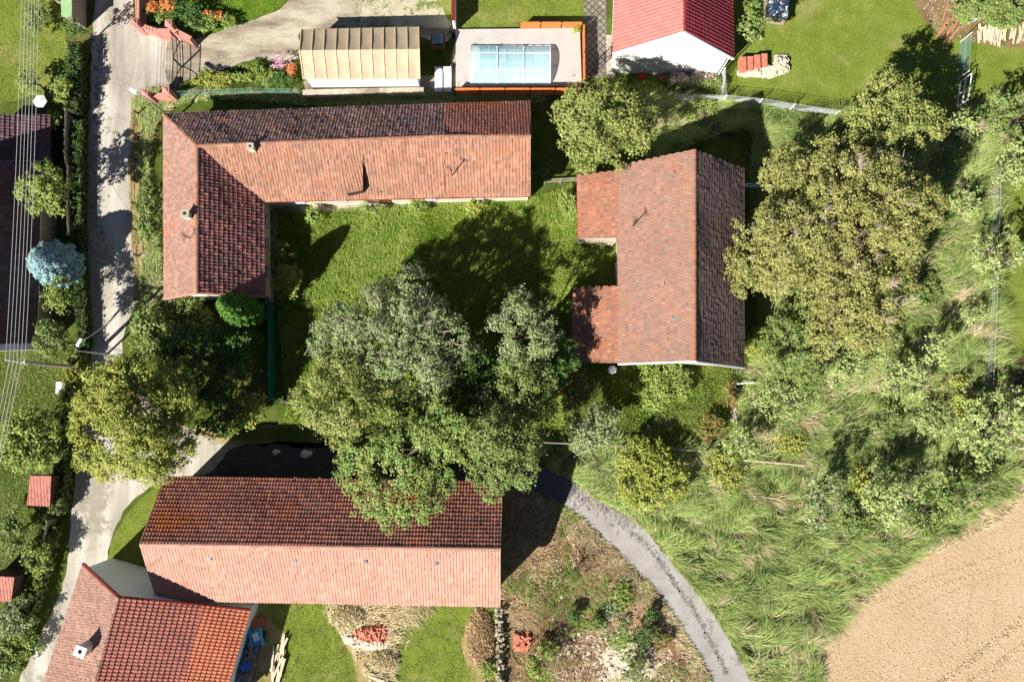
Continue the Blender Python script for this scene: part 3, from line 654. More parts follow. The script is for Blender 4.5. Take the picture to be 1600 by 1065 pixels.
# --- the L-shaped farmhouse
ZE, ZR = 2.9, 5.8
nw = P(256,179,ZE); ne = P(829,160,ZE); se = P(829,306,ZE); inr = P(412,315,ZE); sw = P(257,468,ZE); sE = P(413,464,ZE)
c0 = P(308,228,ZR); cE = P(829,213,ZR); cS = P(307,458,ZR); cm = P(695,213,ZR); nm = P(695,164,ZE); sm = P(695,308,ZE)
fl = (nw+sE)/2
farm = thing('farmhouse', 'L-shaped tiled farmhouse wrapped around the grassy courtyard beside the road', 'house', (P(308,300).x, P(308,300).y, 0))
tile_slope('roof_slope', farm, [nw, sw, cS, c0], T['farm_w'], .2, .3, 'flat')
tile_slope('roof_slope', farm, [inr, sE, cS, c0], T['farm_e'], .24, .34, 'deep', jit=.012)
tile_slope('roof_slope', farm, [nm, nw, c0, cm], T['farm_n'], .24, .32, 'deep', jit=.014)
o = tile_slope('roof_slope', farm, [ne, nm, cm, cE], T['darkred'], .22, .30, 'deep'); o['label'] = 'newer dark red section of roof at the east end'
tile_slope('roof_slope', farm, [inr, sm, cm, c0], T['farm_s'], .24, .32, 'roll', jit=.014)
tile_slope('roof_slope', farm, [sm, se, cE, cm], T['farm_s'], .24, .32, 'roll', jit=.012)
for a, b in ((c0, cS), (c0, cm), (cm, cE), (nw, c0)): ridge('ridge_tiles', farm, a, b, T['farm_s'], .13)
bb = MB(); bb.bar(c0+Vector((0,0,.02)), inr+Vector((0,0,.06)), .3, .03); bb.build('valley_flashing', M['gutter_red'], farm)
for a, b, m in ((nw, sw, M['gutter_red']), (inr, sE, M['gutter_red']), (inr, se, M['gutter_red']), (nw, ne, M['gutter'])): gutter(farm, a-Vector((0,0,.1)), b-Vector((0,0,.1)), m)
def vz(p, z): return Vector((p[0], p[1], z))
i_ = .4
wl = MB(); k0 = ZE+.12
WW = [vz(nw+Vector((i_,-i_,0)),0), vz(ne+Vector((-.15,-i_,0)),0), vz(se+Vector((-.15,i_,0)),0), vz(inr+Vector((-i_,i_,0)),0), vz(sE+Vector((-i_,.35,0)),0), vz(sw+Vector((i_,.35,0)),0)]
for i in range(6):
    a, b = WW[i], WW[(i+1)%6]; up = Vector((0,0,k0))
    if i == 1: t = vz(cE+Vector((-.15,0,0)), ZR-.2); wl.add([a, b, b+up, t, a+up], [(4,3,2,1,0)])
    elif i == 4: t = vz(cS+Vector((0,.35,0)), ZR-.2); wl.add([a, b, b+up, t, a+up], [(4,3,2,1,0)])
    else: wl.add([a, b, b+up, a+up], [(3,2,1,0)])
wl.build('wall', M['cream_wall'], farm)
for t in (.12,.28,.62,.8): window(farm, WW[3].lerp(WW[2], t), (WW[2]-WW[3]).normalized(), 1.7, 1.1, 1.2, (0,-1,0))
for t in (.45,): door(farm, WW[3].lerp(WW[2], t), (1,0,0), 1.0, 2.1, (0,-1,0))
for t in (.2,.45,.75): window(farm, WW[3].lerp(WW[4], t), (0,1,0), 1.7, 1.0, 1.2, (1,0,0))
for t in (.15,.35,.6,.82): window(farm, WW[0].lerp(WW[5], t), (0,1,0), 1.7, 1.0, 1.2, (-1,0,0))
for t in (.3,.7): window(farm, WW[5].lerp(WW[4], t), (1,0,0), 1.7, 1.0, 1.2, (0,-1,0))
# white gable band and red verge of the south gable
vb = MB(); vb.bar(sw+Vector((0,.02,-.02)), cS+Vector((0,.02,.0)), .10, .22); vb.bar(cS+Vector((0,.02,0)), sE+Vector((0,.02,-.02)), .10, .22); vb.build('verge_board', M['pink_wall'], farm)
# the shed dormer of the south slope
d0, d1 = P(541,236,ZR-.55), P(567,236,ZR-.55)
dl, dr = P(541,302,ZE+1.1), P(567,297,ZE+1.1)
dd_ = dr-d1
dor = tile_slope('dormer', farm, [dl, dr, d1, d0], T['farm_s'], .22, .3, 'roll', slab=.06)
side = MB()
for (t, l) in ((d0, dl), (d1, dr)): side.add([t, l, vz(l, ZE+.1), vz(t, ZE+1.0)], [(0,1,2,3)])
side.add([dl, dr, vz(dr, ZE+.1), vz(dl, ZE+.1)], [(0,1,2,3)]); sd = side.build('dormer_wall', M['dark_wood'], farm); sd.parent = dor; 
# chimneys
def chimney(parent, px, py, ztop, zbot, s, m, rz=0, capm=None):
    p = P(px, py, ztop); b = MB(); b.box((p.x, p.y, (ztop+zbot)/2), (s, s*.9, ztop-zbot), rz); ch = b.build('chimney', m, parent)
    k = MB(); k.box((p.x, p.y, ztop+.05), (s+.12, s*.9+.12, .1), rz); cp = k.build('chimney_cap', capm or M['concrete'], parent); cp.parent = ch
    f = MB(); f.box((p.x, p.y, ztop+.115), (s*.36, s*.36, .03), rz); fo = f.build('flue', M['black'], parent); fo.parent = ch
    return ch
chimney(farm, 289, 334, 6.25, 4.6, .5, M['cream_wall'])
chimney(farm, 391, 229, 6.2, 5.0, .4, M['cream_wall'])
def antenna(label, px, py, z0, hgt, spread=.55, rz=.6):
    p = P(px, py, z0); r_ = thing('antenna', label, 'antenna', p)
    b = MB(); b.tube([p-Vector((0,0,.3)), p+Vector((0,0,hgt))], .04, 6); b.build('mast', M['black_metal'], r_)
    a = MB(); t = p+Vector((0,0,hgt-.1)); d = Vector((math.cos(rz), math.sin(rz), 0)); s_ = Vector((-d.y, d.x, 0))
    a.bar(t-d*spread*.5, t+d*spread*.5, .03)
    for i in range(6):
        q = t+d*(i/5-.5)*spread; l = .34-.03*i; a.bar(q-s_*l, q+s_*l, .018)
    a.build('boom', M['black_metal'], r_)
    return r_
antenna('thin black aerial standing on the orange south slope of the farmhouse', 706, 272, 4.4, 1.5, rz=2.3)
antenna('thin black aerial standing on the brown west slope of the eastern barn', 989, 352, 5.0, 1.6, rz=1.9)
antenna('thin bent aerial on the road side slope of the farmhouse', 296, 372, 5.5, 1.0, .5, 2.2)

# --- eastern barn
be = 4.0; br = 7.9
A0, A1 = P(965,258,be), P(967,567,be); B0, B1 = P(1162,262,be), P(1162,573,be); R0, R1 = P(1085,234,br), P(1085,563,br)
barn, q = gable_house('barn', 'large brown-tiled barn with two lean-tos on the east side of the courtyard', A0, A1, B0, B1, R0, R1, (T['barn_w'], T['barn_e']), M['old_wall'], tile=(.24,.3), kind='flat', cat='barn', wins=(1,3), ridge_m=T['lean'], gut=M['gutter_red'])
def lean_to(parent, pts, m, wallm, zlow, tile=(.22,.3), kind='flat'):
    """pts: outer two, then the two at the barn's eave"""
    o = tile_slope('lean_to_roof', parent, pts, m, *tile, kind=kind, slab=.1)
    b = MB(); i0, i1, j1, j0 = (Vector(p) for p in pts); e = .2; dx = (j0-i0); dx.z = 0; dx.normalize(); dy = (i1-i0).normalized()
    a, c = i0+dx*e+dy*.15, i1+dx*e-dy*.15; e1, e0 = j1-dy*.15, j0+dy*.15
    for v in (a, c): v.z = zlow
    for v in (e1, e0): v.z -= .15
    g = lambda q: Vector((q.x, q.y, 0))
    b.add([g(a), a, e0, g(e0)], [(0,1,2,3)]); b.add([g(c), c, e1, g(e1)], [(3,2,1,0)]); b.add([g(a), g(c), c, a], [(0,1,2,3)])
    w_ = b.build('lean_to_wall', wallm, parent); w_.parent = o
    gg = gutter(parent, i0-Vector((0,0,.08)), i1-Vector((0,0,.08)), M['gutter_red']); gg.parent = o
    return o
eps = Vector((0,0,.03))
lean_to(barn, [P(902,273,2.6), P(903,372,2.6), P(967,371,be)+eps, P(965,266,be)+eps], T['lean'], M['old_wall'], 2.5)
lean_to(barn, [P(895,448,2.6), P(894,566,2.6), P(968,567,be)+eps, P(968,446,be)+eps], T['lean'], M['old_wall'], 2.5)
pv = [P(914,372,1.9), P(914,378,1.9), P(964,380,2.0), P(964,372,2.0)]
b = MB()
for i in range(9):
    a = pv[0].lerp(pv[3], (i+.05)/9); c = pv[0].lerp(pv[3], (i+.93)/9); d = pv[1].lerp(pv[2], (i+.93)/9); e_ = pv[1].lerp(pv[2], (i+.05)/9); zz = Vector((0,0,.03)); b.add([a,c,d,e_,a-zz,c-zz,d-zz,e_-zz], [(0,1,2,3),(7,6,5,4),(0,4,5,1),(1,5,6,2),(2,6,7,3),(3,7,4,0)])
b.build('board_canopy', M['grey_wood'], barn)
for px, py, z in ((1052,296,6.9),(1052,498,6.9)):
    b = MB(); p = P(px, py, z); b.box((p.x, p.y, z-.02), (.2,.2,.2), 0); sl2 = b.build('roof_vent', simple('blue_grey_vent', rgb(120,150,160), .5), barn)
wv = MB(); wv.bar(P(967,569,be-.1), P(1085,565,br-.12), .1, .3); wv.bar(P(1085,565,br-.12), P(1162,575,be-.1), .1, .3); wv.build('verge_board', M['white_paint'], barn)

# --- southern long barn
A0, A1 = P(258,745,4), P(786,754,4); B0, B1 = P(245,936,4), P(782,946,4); R0, R1 = P(219,850,6.9), P(782,858,6.9)
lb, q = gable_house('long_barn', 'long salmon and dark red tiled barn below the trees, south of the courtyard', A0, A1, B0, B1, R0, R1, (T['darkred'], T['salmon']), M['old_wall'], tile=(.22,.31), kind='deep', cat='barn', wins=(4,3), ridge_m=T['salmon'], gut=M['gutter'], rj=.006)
for px, py in ((461,876),(571,878),(682,880),(328,872)):
    p = P(px, py, 6.35); b = MB(); b.box((p.x, p.y, 6.38), (.24,.22,.1)); b.build('roof_vent', M['grey_metal'], lb)

# --- red-roofed white house, top
A0, A1 = P(958,84,4.0), P(966,-190,4.0); B0, B1 = P(1146,92,3.8), P(1140,-190,3.8); R0, R1 = P(1069,50,7.4), P(1068,-205,7.4)
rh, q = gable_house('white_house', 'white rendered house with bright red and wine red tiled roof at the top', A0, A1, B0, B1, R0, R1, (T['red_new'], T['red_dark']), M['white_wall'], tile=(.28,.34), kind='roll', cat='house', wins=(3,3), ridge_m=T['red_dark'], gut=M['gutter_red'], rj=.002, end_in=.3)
gv = MB(); gv.bar(A0+Vector((0,-.03,-.03)), R0+Vector((0,-.03,-.03)), .08, .24); gv.bar(R0+Vector((0,-.03,-.03)), B0+Vector((0,-.03,-.03)), .08, .24); gv.build('verge_board', M['white_paint'], rh)
gq = q
b = MB(); p = q[2]; b.tube([(p.x+.1, p.y-.1, 0), (p.x+.1, p.y-.1, 3.6), (p.x+.3, p.y+.1, 3.85)], .05, 6); b.build('downpipe', M['white_paint'], rh)

# --- house at the bottom left
A0, A1 = P(130,880,3.6), P(48,1130,3.6); B0, B1 = P(392,952,3.0), P(335,1140,3.0); R0, R1 = P(185,932,7.0), P(126,1140,7.0)
bh = thing('village_house', 'blue-white gabled house with brown and brick red roof beside the road', 'house', vz((A0+B1)/2, 0))
tile_slope('roof_slope', bh, [A0, A1, R1, R0], T['house_w'], .2, .3, 'flat')
mtop, mbot = R0.lerp(B0, .62), R1.lerp(B1, .66)
tile_slope('roof_slope', bh, [mtop, mbot, R1, R0], T['house_e'], .25, .36, 'deep', jit=.004)
o = tile_slope('roof_slope', bh, [B0, B1, mbot, mtop], T['house_o'], .25, .36, 'deep', jit=.004); o['label'] = 'newer orange lower part of the roof'
ridge('ridge_tiles', bh, R0, R1, T['house_w'], .14)
vv = MB(); vv.bar(A0, R0, .14, .22); vv.bar(R0, B0, .14, .22); vv.build('verge_board', M['gutter_red'], bh)
gutter(bh, B0-Vector((0,0,.1)), B1-Vector((0,0,.1))); gutter(bh, A0-Vector((0,0,.1)), A1-Vector((0,0,.1)))
u_ = (A1-A0).normalized(); a0 = A0+u_*.2+Vector((.3,-.1,0)); b0 = B0+u_*.2+Vector((-.3,.05,0)); r0 = R0+u_*.2-Vector((0,0,.2)); a1 = A1+Vector((.3,0,0)); b1 = B1-Vector((.3,0,0)); r1 = R1-Vector((0,0,.2))
b = MB(); g = lambda q: Vector((q.x, q.y, 0))
b.add([g(a0), g(b0), b0, r0, a0], [(0,1,2,3,4)]); b.add([g(a1), g(b1), b1, r1, a1], [(4,3,2,1,0)]); b.add([g(a0), a0, a1, g(a1)], [(0,1,2,3)]); b.add([g(b0), b0, b1, g(b1)], [(3,2,1,0)])
b.build('wall', M['blue_wall'], bh)
nn = (g(b0)-g(a0)).normalized(); no = Vector((-nn.y, nn.x, 0))
for t in (): window(bh, g(a0).lerp(g(b0), t), nn, 1.7, 1.0, 1.2, no)
chimney(bh, 126, 1017, 7.3, 4.8, .64, M['white_wall'], R(-20), M['white_paint'])
for px, py, z in ((249,978,5.3),(226,1059,5.1)):
    p = P(px, py, z); b = MB(); b.box((p.x, p.y, z+.05), (.28,.28,.26), .3); b.build('roof_vent', simple('teal_vent', rgb(60,120,115), .5), bh)

# --- buildings at the left edge
A0, A1 = P(79,251,1.9), P(79,180,1.9); R0, R1 = P(-60,252,4.0), P(-60,178,4.0)
s1 = thing('outbuilding', 'plum tiled outbuilding under the overhead cables at the left edge', 'outbuilding', vz((A0+R1)/2, 0))
tile_slope('roof_slope', s1, [A0, A1, R1, R0], T['plum'], .25, .34, 'deep')
b = MB(); b.box(((A0.x+R0.x)/2-.2, (A0.y+A1.y)/2, .9), (abs(A0.x-R0.x)-.6, abs(A0.y-A1.y)-.3, 1.8)); b.build('wall', M['dark_wood'], s1)
gutter(s1, A0-Vector((0,0,.05)), R0-Vector((0,0,.05)), M['white_paint'])
A0, A1 = P(57,541,2.4), P(64,258,2.4); R0, R1 = P(-70,545,6.2), P(-66,250,6.2)
s2 = thing('dark_roofed_house', 'house with a long near-black east roof slope crossed by overhead cables at the left edge', 'house', vz((A0+R1)/2, 0))
tile_slope('roof_slope', s2, [A0, A1, R1, R0], T['plum'], .24, .33, 'flat')
W0 = P(-200,541,2.4); W1 = P(-200,258,2.4); tile_slope('roof_slope', s2, [W0, W1, R1, R0], T['plum'], .24, .33, 'flat')
b = MB(); b.box(((A0.x+W0.x)/2, (A0.y+A1.y)/2, 1.2), (abs(A0.x-W0.x)-.7, abs(A0.y-A1.y)-.6, 2.4))
y_ = A0.y+.3; b.add([(A0.x-.35, y_, 2.4), (R0.x, y_, 6.0), (W0.x+.35, y_, 2.4)], [(0,1,2)]); b.build('wall', M['grey_wood'], s2)
b = MB(); b.bar(A0-Vector((0,0,.02)), R0-Vector((0,0,.02)), .5, .16); b.build('verge_board', M['white_wall'], s2); gutter(s2, A0-Vector((0,0,.1)), A1-Vector((0,0,.1)))
def shed(label, e0, e1, r1, r0, z0, z1, m, wm):
    A0, A1, R1, R0 = P(*e0, z0), P(*e1, z0), P(*r1, z1), P(*r0, z1); c = (A0+A1+R0+R1)/4
    s_ = thing('garden_shed', label, 'shed', (c.x, c.y, 0)); tile_slope('roof_slope', s_, [A0, A1, R1, R0], m, .24, .33, 'deep')
    b = MB(); q = [c+(p-c)*.9 for p in (A0, A1, R1, R0)]; g = lambda v: Vector((v.x, v.y, 0)); q = [v-Vector((0,0,.12)) for v in q]
    for i in range(4): a, d = q[i], q[(i+1)%4]; b.add([g(a), g(d), d, a], [(0,1,2,3)])
    b.build('wall', wm, s_); return s_
shed('small shed with faded red tiled roof below the apple tree left of the road', (43,788), (79,790), (81,742), (48,742), 2.0, 2.6, T['shed'], M['dark_wood'])
shed('tiny shed with faded red tiles cut by the left edge near the bottom', (-30,936), (18,938), (24,900), (-30,897), 2.0, 2.6, T['shed'], M['dark_wood'])
gs = thing('green_shed', 'pale green flat-roofed shed cut by the top edge left of the road', 'shed', P(100,-5))
b = MB(); b.prism([P(96,26,2.2), P(112,26,2.2), P(112,-60,2.2), P(92,-60,2.2)], 2.1, 2.2); b.build('roof', simple('pale_green_sheet', rgb(150,180,130), .5), gs)
b = MB(); b.prism([P(97,24,2.2), P(111,24,2.2), P(111,-58,2.2), P(93,-58,2.2)], 0, 2.09); b.build('wall', M['grey_wood'], gs)

# ------------------------------------------------------------------ trees
LS = 1.0
def leaves(cent, nrm, nleaf, crad, size, r, flat=.6, aim=.5):
    """rhombus leaves around clump centres"""
    k = len(cent); n = k*nleaf
    c = np.repeat(cent, nleaf, 0); nn = np.repeat(nrm, nleaf, 0)
    d = r.normal(0, 1, (n,3)); d /= np.linalg.norm(d, axis=1)[:,None]+1e-9; rr = r.random(n)**.5
    cr = np.repeat(crad, nleaf) if hasattr(crad, '__len__') else crad
    off = d*(rr*cr)[:,None]; off[:,2] *= flat
    p = c+off
    a = nn*aim+r.normal(0, .55, (n,3))+d*.35; a /= np.linalg.norm(a, axis=1)[:,None]+1e-9
    t = r.normal(0, 1, (n,3)); t -= (t*a).sum(1)[:,None]*a; t /= np.linalg.norm(t, axis=1)[:,None]+1e-9; b = np.cross(a, t)
    s = size*r.uniform(.6, 1.35, n)[:,None]
    fold = a*s*.12
    V = np.stack([p-t*s*.62, p+b*s*.36+fold, p+t*s*.62, p-b*s*.36+fold], 1).reshape(-1,3)
    return V
def quads(n): return (np.arange(n)*4)[:,None]+np.arange(4)
def tree(name, label, cat, px, py, rpx, top, m, lobes=None, size=.21, dens=1.0, vr=None, seed=None, group=None, dead=0, asp=(1,1), crad=.38, base=None, trunk=True, nl=9, rough=.55, bare=.0):
    seed = seed if seed is not None else int(px*7+py*13); r = np.random.default_rng(seed)
    rz_ = vr if vr else min(top*.42, rpx*.05*.8)
    zc = top-rz_*.92; R_ = rpx*sc(zc); c = P(px, py, zc)
    bx, by = (c.x, c.y) if base is None else tuple(P(*base)[:2])
    root = thing(name, label, cat, (bx, by, 0), group)
    # lobes: a ragged set of balls that make the crown
    if lobes is None:
        big = R_ > 2.4; nL = int(nl*(3.0 if big else 1.5)); a0 = r.uniform(0, 6.28); lob = [(0,0,-.05,.55)]
        for i in range(nL):
            zz = 1-1.15*(i+.5)/nL; a = a0+i*2.39996+r.normal(0,.2); rx_ = math.sqrt(max(0,1-zz*zz)); q = r.uniform(.58,.84)
            lr = r.uniform(.14,.29) if big else r.uniform(.25,.4)
            lob.append((math.cos(a)*rx_*q, math.sin(a)*rx_*q, zz*q*.95, lr))
    else:
        lob = lobes
    cents = []; nrms = []
    for (lx, ly, lz, lr) in lob:
        area = 2.6*math.pi*(lr*R_)**2; k = max(5, int(area*dens*1.5/ (crad*crad*1.6)*.36*2))
        d = r.normal(0, 1, (k,3)); d[:,2] = np.where(r.random(k) < .8, np.abs(d[:,2])*1.0, d[:,2]*.6); d /= np.linalg.norm(d, axis=1)[:,None]
        rad = lr*(1+rough*(r.random(k)-.6))
        q = np.stack([(lx+d[:,0]*rad)*R_*asp[0], (ly+d[:,1]*rad)*R_*asp[1], (lz+d[:,2]*rad*1.05)*rz_], 1)
        cents.append(q); nrms.append(d)
    q = np.concatenate(cents); d = np.concatenate(nrms)
    # clumps buried deep inside other lobes are dropped
    lo = np.array([(x*R_*asp[0], y*R_*asp[1], z*rz_) for x, y, z, _ in lob]); lrd = np.array([l[3] for l in lob])
    dd = (q[:,None,:]-lo[None])/np.array([R_*asp[0], R_*asp[1], rz_])/lrd[None,:,None]; mn = np.min(np.linalg.norm(dd, axis=2), 1)
    ok = mn > .62
    q = q[ok]; d = d[ok]
    cw = q+np.array([c.x, c.y, zc]); cw[:,2] = np.maximum(cw[:,2], .25)
    if len(cw) > 60: k3 = vnoise(cw[:,0]+cw[:,2]*.7+90, cw[:,1]-cw[:,2]*.6+90, seed % 97, .85) > .30+r.normal(0,.05,len(cw)); cw = cw[k3]; d = d[k3]
    if bare: k2 = r.random(len(cw)) > bare; cw = cw[k2]; d = d[k2]
    cr = crad*r.uniform(.6,1.3,len(cw)); nleaf = max(10, int(30*dens*(crad/.55)**2*(.21/size)**1.2))
    V = leaves(cw, d*.8+np.array([-.25,-.25,.75]), nleaf, cr, size, r, .6, .95)
    V[:,2] = np.maximum(V[:,2], .03)
    np_mesh('crown', V, quads(len(V)//4), m, root)
    if trunk:
        b = MB(); tr = max(.07, R_*.045); top_t = Vector((c.x, c.y, zc-rz_*.1)); ba = Vector((bx, by, 0))
        mid = ba.lerp(top_t, .5)+Vector((r.normal(0,.15), r.normal(0,.15), 0))
        b.tube([ba, ba+Vector((0,0,.3)), mid, top_t], [tr*1.4, tr*1.1, tr*.85, tr*.5], 8)
        for (lx, ly, lz, lr) in lob[1:14]:
            e = Vector((c.x+lx*R_*asp[0]*1.15, c.y+ly*R_*asp[1]*1.15, zc+(lz+lr*.4)*rz_)); s0 = ba.lerp(top_t, r.uniform(.5,.95)); m1 = s0.lerp(e, .5)+Vector((0,0,R_*.06))
            b.tube([s0, m1, e], [tr*.5, tr*.33, tr*.1], 5)
            for _ in range(3):
                s1_ = m1.lerp(e, r.uniform(0,.8)); e1_ = s1_+Vector((r.normal(0,1), r.normal(0,1), abs(r.normal(0,.5))))*lr*R_*.6; b.tube([s1_, e1_], [tr*.2, .012], 4)
        bT = b
        # bare twigs grow from the limbs through the crown
        for i in range(dead):
            lx, ly, lz, lr = lob[1+int(r.integers(0, len(lob)-1))]
            s0 = Vector((c.x+lx*R_*asp[0]*.7, c.y+ly*R_*asp[1]*.7, zc+(lz+lr*.2)*rz_)); e = Vector((c.x+lx*R_*asp[0]*1.12, c.y+ly*R_*asp[1]*1.12, zc+(lz+lr*1.5)*rz_))
            mp_ = s0.lerp(e,.55)+Vector((r.normal(0,.12),r.normal(0,.12),.1)); bT.tube([s0, mp_, e], [.045,.032,.012], 4, 1); dr = (e-s0).normalized()
            for _ in range(12):
                s1_ = s0.lerp(e, r.uniform(.3,.95)); e1_ = s1_+(dr*.5+Vector((r.normal(0,.6), r.normal(0,.6), abs(r.normal(0,.4))))).normalized()*r.uniform(.3,.8); bT.tube([s1_, e1_], [.02, .008], 3, 1)
        bT.build('trunk', [M['bark'], M['dead_bark']], root)
    return root

# big trees
tree('walnut_tree', 'round olive-green tree between farmhouse end and eastern barn', 'tree', 935, 197, 82, 8.0, L['walnut'], size=.15, crad=.42, nl=11)
tree('walnut_tree', 'olive tree at the north end of the row, beside the pale wire fence', 'tree', 1392, 200, 88, 8.0, L['walnut'], size=.15, crad=.42, nl=11)
tree('old_tree', 'tallest olive tree with bare twigs, centre of the row right of the eastern barn', 'tree', 1345, 335, 112, 11, L['olive'], size=.13, dead=26, nl=12)
tree('old_tree', 'olive tree overhanging the east slope of the eastern barn', 'tree', 1235, 385, 88, 9.5, L['olive'], size=.13, dead=26, nl=11)
tree('old_tree', 'yellowish olive tree forming the south end of the row right of the eastern barn', 'tree', 1330, 470, 96, 9, L['olive'], size=.13, dead=26, nl=11)
tree('low_tree', 'fresh green bushy tree below the olive trees at the barn corner', 'tree', 1245, 545, 70, 5, L['mid'], size=.13, nl=9)
tree('low_tree', 'olive bushy tree at the top left of the row right of the eastern barn', 'tree', 1235, 280, 55, 6.5, L['olive'], size=.13, nl=8)
tree('old_tree', 'grey-green tree with dead twigs on the north side of the courtyard grove', 'tree', 625, 528, 104, 9.5, L['grey'], size=.13, dead=26, nl=11)
tree('grove_tree', 'yellow-green tree on the west side of the courtyard grove', 'tree', 548, 620, 82, 9, L['walnut'], size=.13, nl=10)
tree('willow_tree', 'soft green feathery tree leaning over the long barn roof', 'tree', 622, 722, 98, 9.3, L['soft'], vr=2.6, lobes=[(0,0,.1,.6),(-.5,.2,.1,.42),(-.62,-.15,.0,.34),(-.35,-.5,.1,.36),(.0,-.55,.15,.42),(.35,-.6,.0,.34),(.62,-.25,-.1,.3),(.5,.35,.3,.36),(.68,.5,0,.3),(.1,.3,.35,.34),(-.25,.55,.1,.34)], size=.13, crad=.4)
tree('grove_tree', 'mid green tree with pointed clumps on the south-east side of the courtyard grove', 'tree', 786, 704, 76, 9.5, L['mid'], size=.13, nl=9)
tree('grove_tree', 'pale-topped tree on the north-east side of the courtyard grove', 'tree', 822, 520, 64, 8, L['grey'], size=.13, nl=8)
tree('grove_tree', 'dark green tree in the middle of the courtyard grove\'s east side', 'tree', 815, 612, 66, 7.5, L['mid'], size=.13, nl=8)
tree('grove_tree', 'low shaded dark tree in the heart of the courtyard grove', 'tree', 728, 610, 78, 6.5, L['dark'], size=.13, nl=8)
tree('grove_tree', 'low green tree filling the west centre of the courtyard grove', 'tree', 662, 640, 60, 6.5, L['mid'], nl=8)
tree('grove_tree', 'grey-leaved side tree at the top left of the courtyard grove', 'tree', 535, 530, 58, 7.5, L['grey'], size=.13, nl=9, dead=5)
tree('grove_tree', 'yellowish tree wedged between the feathery tree and the pointed-clump tree', 'tree', 705, 668, 56, 9.2, L['soft'], size=.14, nl=9)
tree('grove_tree', 'tall mid green tree closing the grove behind the grey-green tree', 'tree', 700, 560, 56, 6.8, L['mid'], size=.13, nl=9)
tree('grove_tree', 'dark green tree at the right edge of the courtyard grove', 'tree', 860, 570, 44, 6, L['dark'], size=.13, nl=8)
tree('old_tree', 'left-leaning olive tree whose tip reaches over the barn ridge side', 'tree', 1168, 420, 44, 7.5, L['olive'], size=.13, nl=9)
tree('old_tree', 'loose olive tree at the right rim of the row beside the shaded grass', 'tree', 1412, 330, 46, 7, L['olive'], size=.13, nl=9, dead=10)
tree('old_tree', 'ragged olive tree linking the row to the northern walnut tree', 'tree', 1300, 255, 44, 7.5, L['olive'], size=.13, nl=8)
tree('low_tree', 'light scrubby tree hanging below the south end of the olive row', 'tree', 1300, 560, 56, 3.6, L['pale'], size=.15, nl=10, dens=.8)
tree('scrub', 'pale sprawling scrub in the meadow right of the short white rail', 'bush', 1225, 612, 46, 1.8, L['pale'], size=.14, nl=10, rough=.9, dens=.8, bare=.2)
tree('scrub', 'low scrub between the two grey-green fruit trees of the lower meadow', 'bush', 1338, 805, 36, 1.5, L['mid'], size=.14, nl=10, rough=.9, bare=.2)
tree('scrub', 'weedy scrub right of the spreading bush', 'bush', 1135, 735, 34, 1.0, L['yellow'], size=.13, nl=10, rough=1.0, bare=.3)
tree('scrub', 'low leafy scrub hugging the field edge', 'bush', 1440, 800, 34, 1.4, L['mid'], size=.14, nl=10, rough=.9, bare=.2)
tree('scrub', 'low scrub below the sagging orchard fence\'s lower half', 'bush', 1505, 620, 34, 1.5, L['yellow'], size=.14, nl=10, rough=.9, bare=.2)
for (px, py, r_, tp, m, lab) in [
    (1190,540,30,2.2,'yellow','yellow-green scrub touching the lower right corner of the eastern barn'),
    (1360,530,40,2.4,'pale','pale scrub below the olive row beside its shadow'),
    (1385,655,26,1.2,'mid','loose scrub in the dark shade between the meadow fruit trees'),
    (1455,655,30,1.6,'pale','pale sapling clump above the paired fruit trees\' shadow'),
    (1235,690,24,.9,'yellow','low yellowish weeds above the bent meadow rail'),
    (1345,750,24,1.4,'yellow','bushy sapling between the lower meadow fruit trees'),
    (1535,735,30,2.0,'mid','dark green scrub right at the tip of the ploughed field'),
    (1518,485,22,1.5,'pale','pale bush on the orchard fence below the flat fruit tree'),
    (1505,320,28,2.2,'pale','pale bush on the orchard fence above the flat fruit tree'),
    (1475,250,30,2.6,'mid','green bush right of the northern walnut tree')]:
    tree('scrub', lab, 'bush', px, py, r_, tp, L[m], size=.13, nl=10, rough=.9, bare=.2, crad=.32)
tree('walnut_tree', 'green tree squeezed between the northern walnut and the olive row', 'tree', 1395, 275, 52, 7.2, L['walnut'], size=.15, nl=9)
tree('scrub', 'scattered scrub on the grass under the walnut row shade', 'bush', 1440, 455, 28, 1.0, L['mid'], size=.14, nl=10, rough=1.0, bare=.3)
tree('small_tree', 'dark bush with rusty leaves at the shaded corner south-west of the eastern barn', 'shrub', 900, 608, 36, 3.2, L['rust'], size=.16, nl=7, crad=.4)
tree('small_tree', 'small grey-green tree beside the fence above the asphalt track', 'tree', 925, 670, 42, 4.5, L['grey'], size=.17, nl=8, crad=.42, dead=4)
tree('roadside_tree', 'large yellow-olive tree spreading over the road junction', 'tree', 212, 655, 108, 9.5, L['yellow'], dens=1.35, size=.13, nl=12, base=(265,660))
# shaded thicket beside it
for k, (px, py, r_, tp, m, lab) in enumerate([
    (300,560,62,5.5,'dark','broad dark tree in the shaded thicket below the farmhouse gable'),
    (245,520,40,3.6,'mid','olive shrub at the road edge north of the big roadside tree'),
    (365,545,42,4.0,'dark','dark shrub left of the tall green net in the thicket'),
    (335,640,52,4.5,'dark','dark bushy tree right of the big roadside tree'),
    (386,640,30,3.0,'yellow','small yellowing tree at the corner of the thicket beside the driveway'),
    (300,492,34,2.6,'mid','low shrub directly under the white farmhouse gable')]):
    tree('thicket_tree', lab, 'tree' if r_ > 38 else 'shrub', px, py, r_, tp, L[m], size=.19, nl=8, crad=.45)
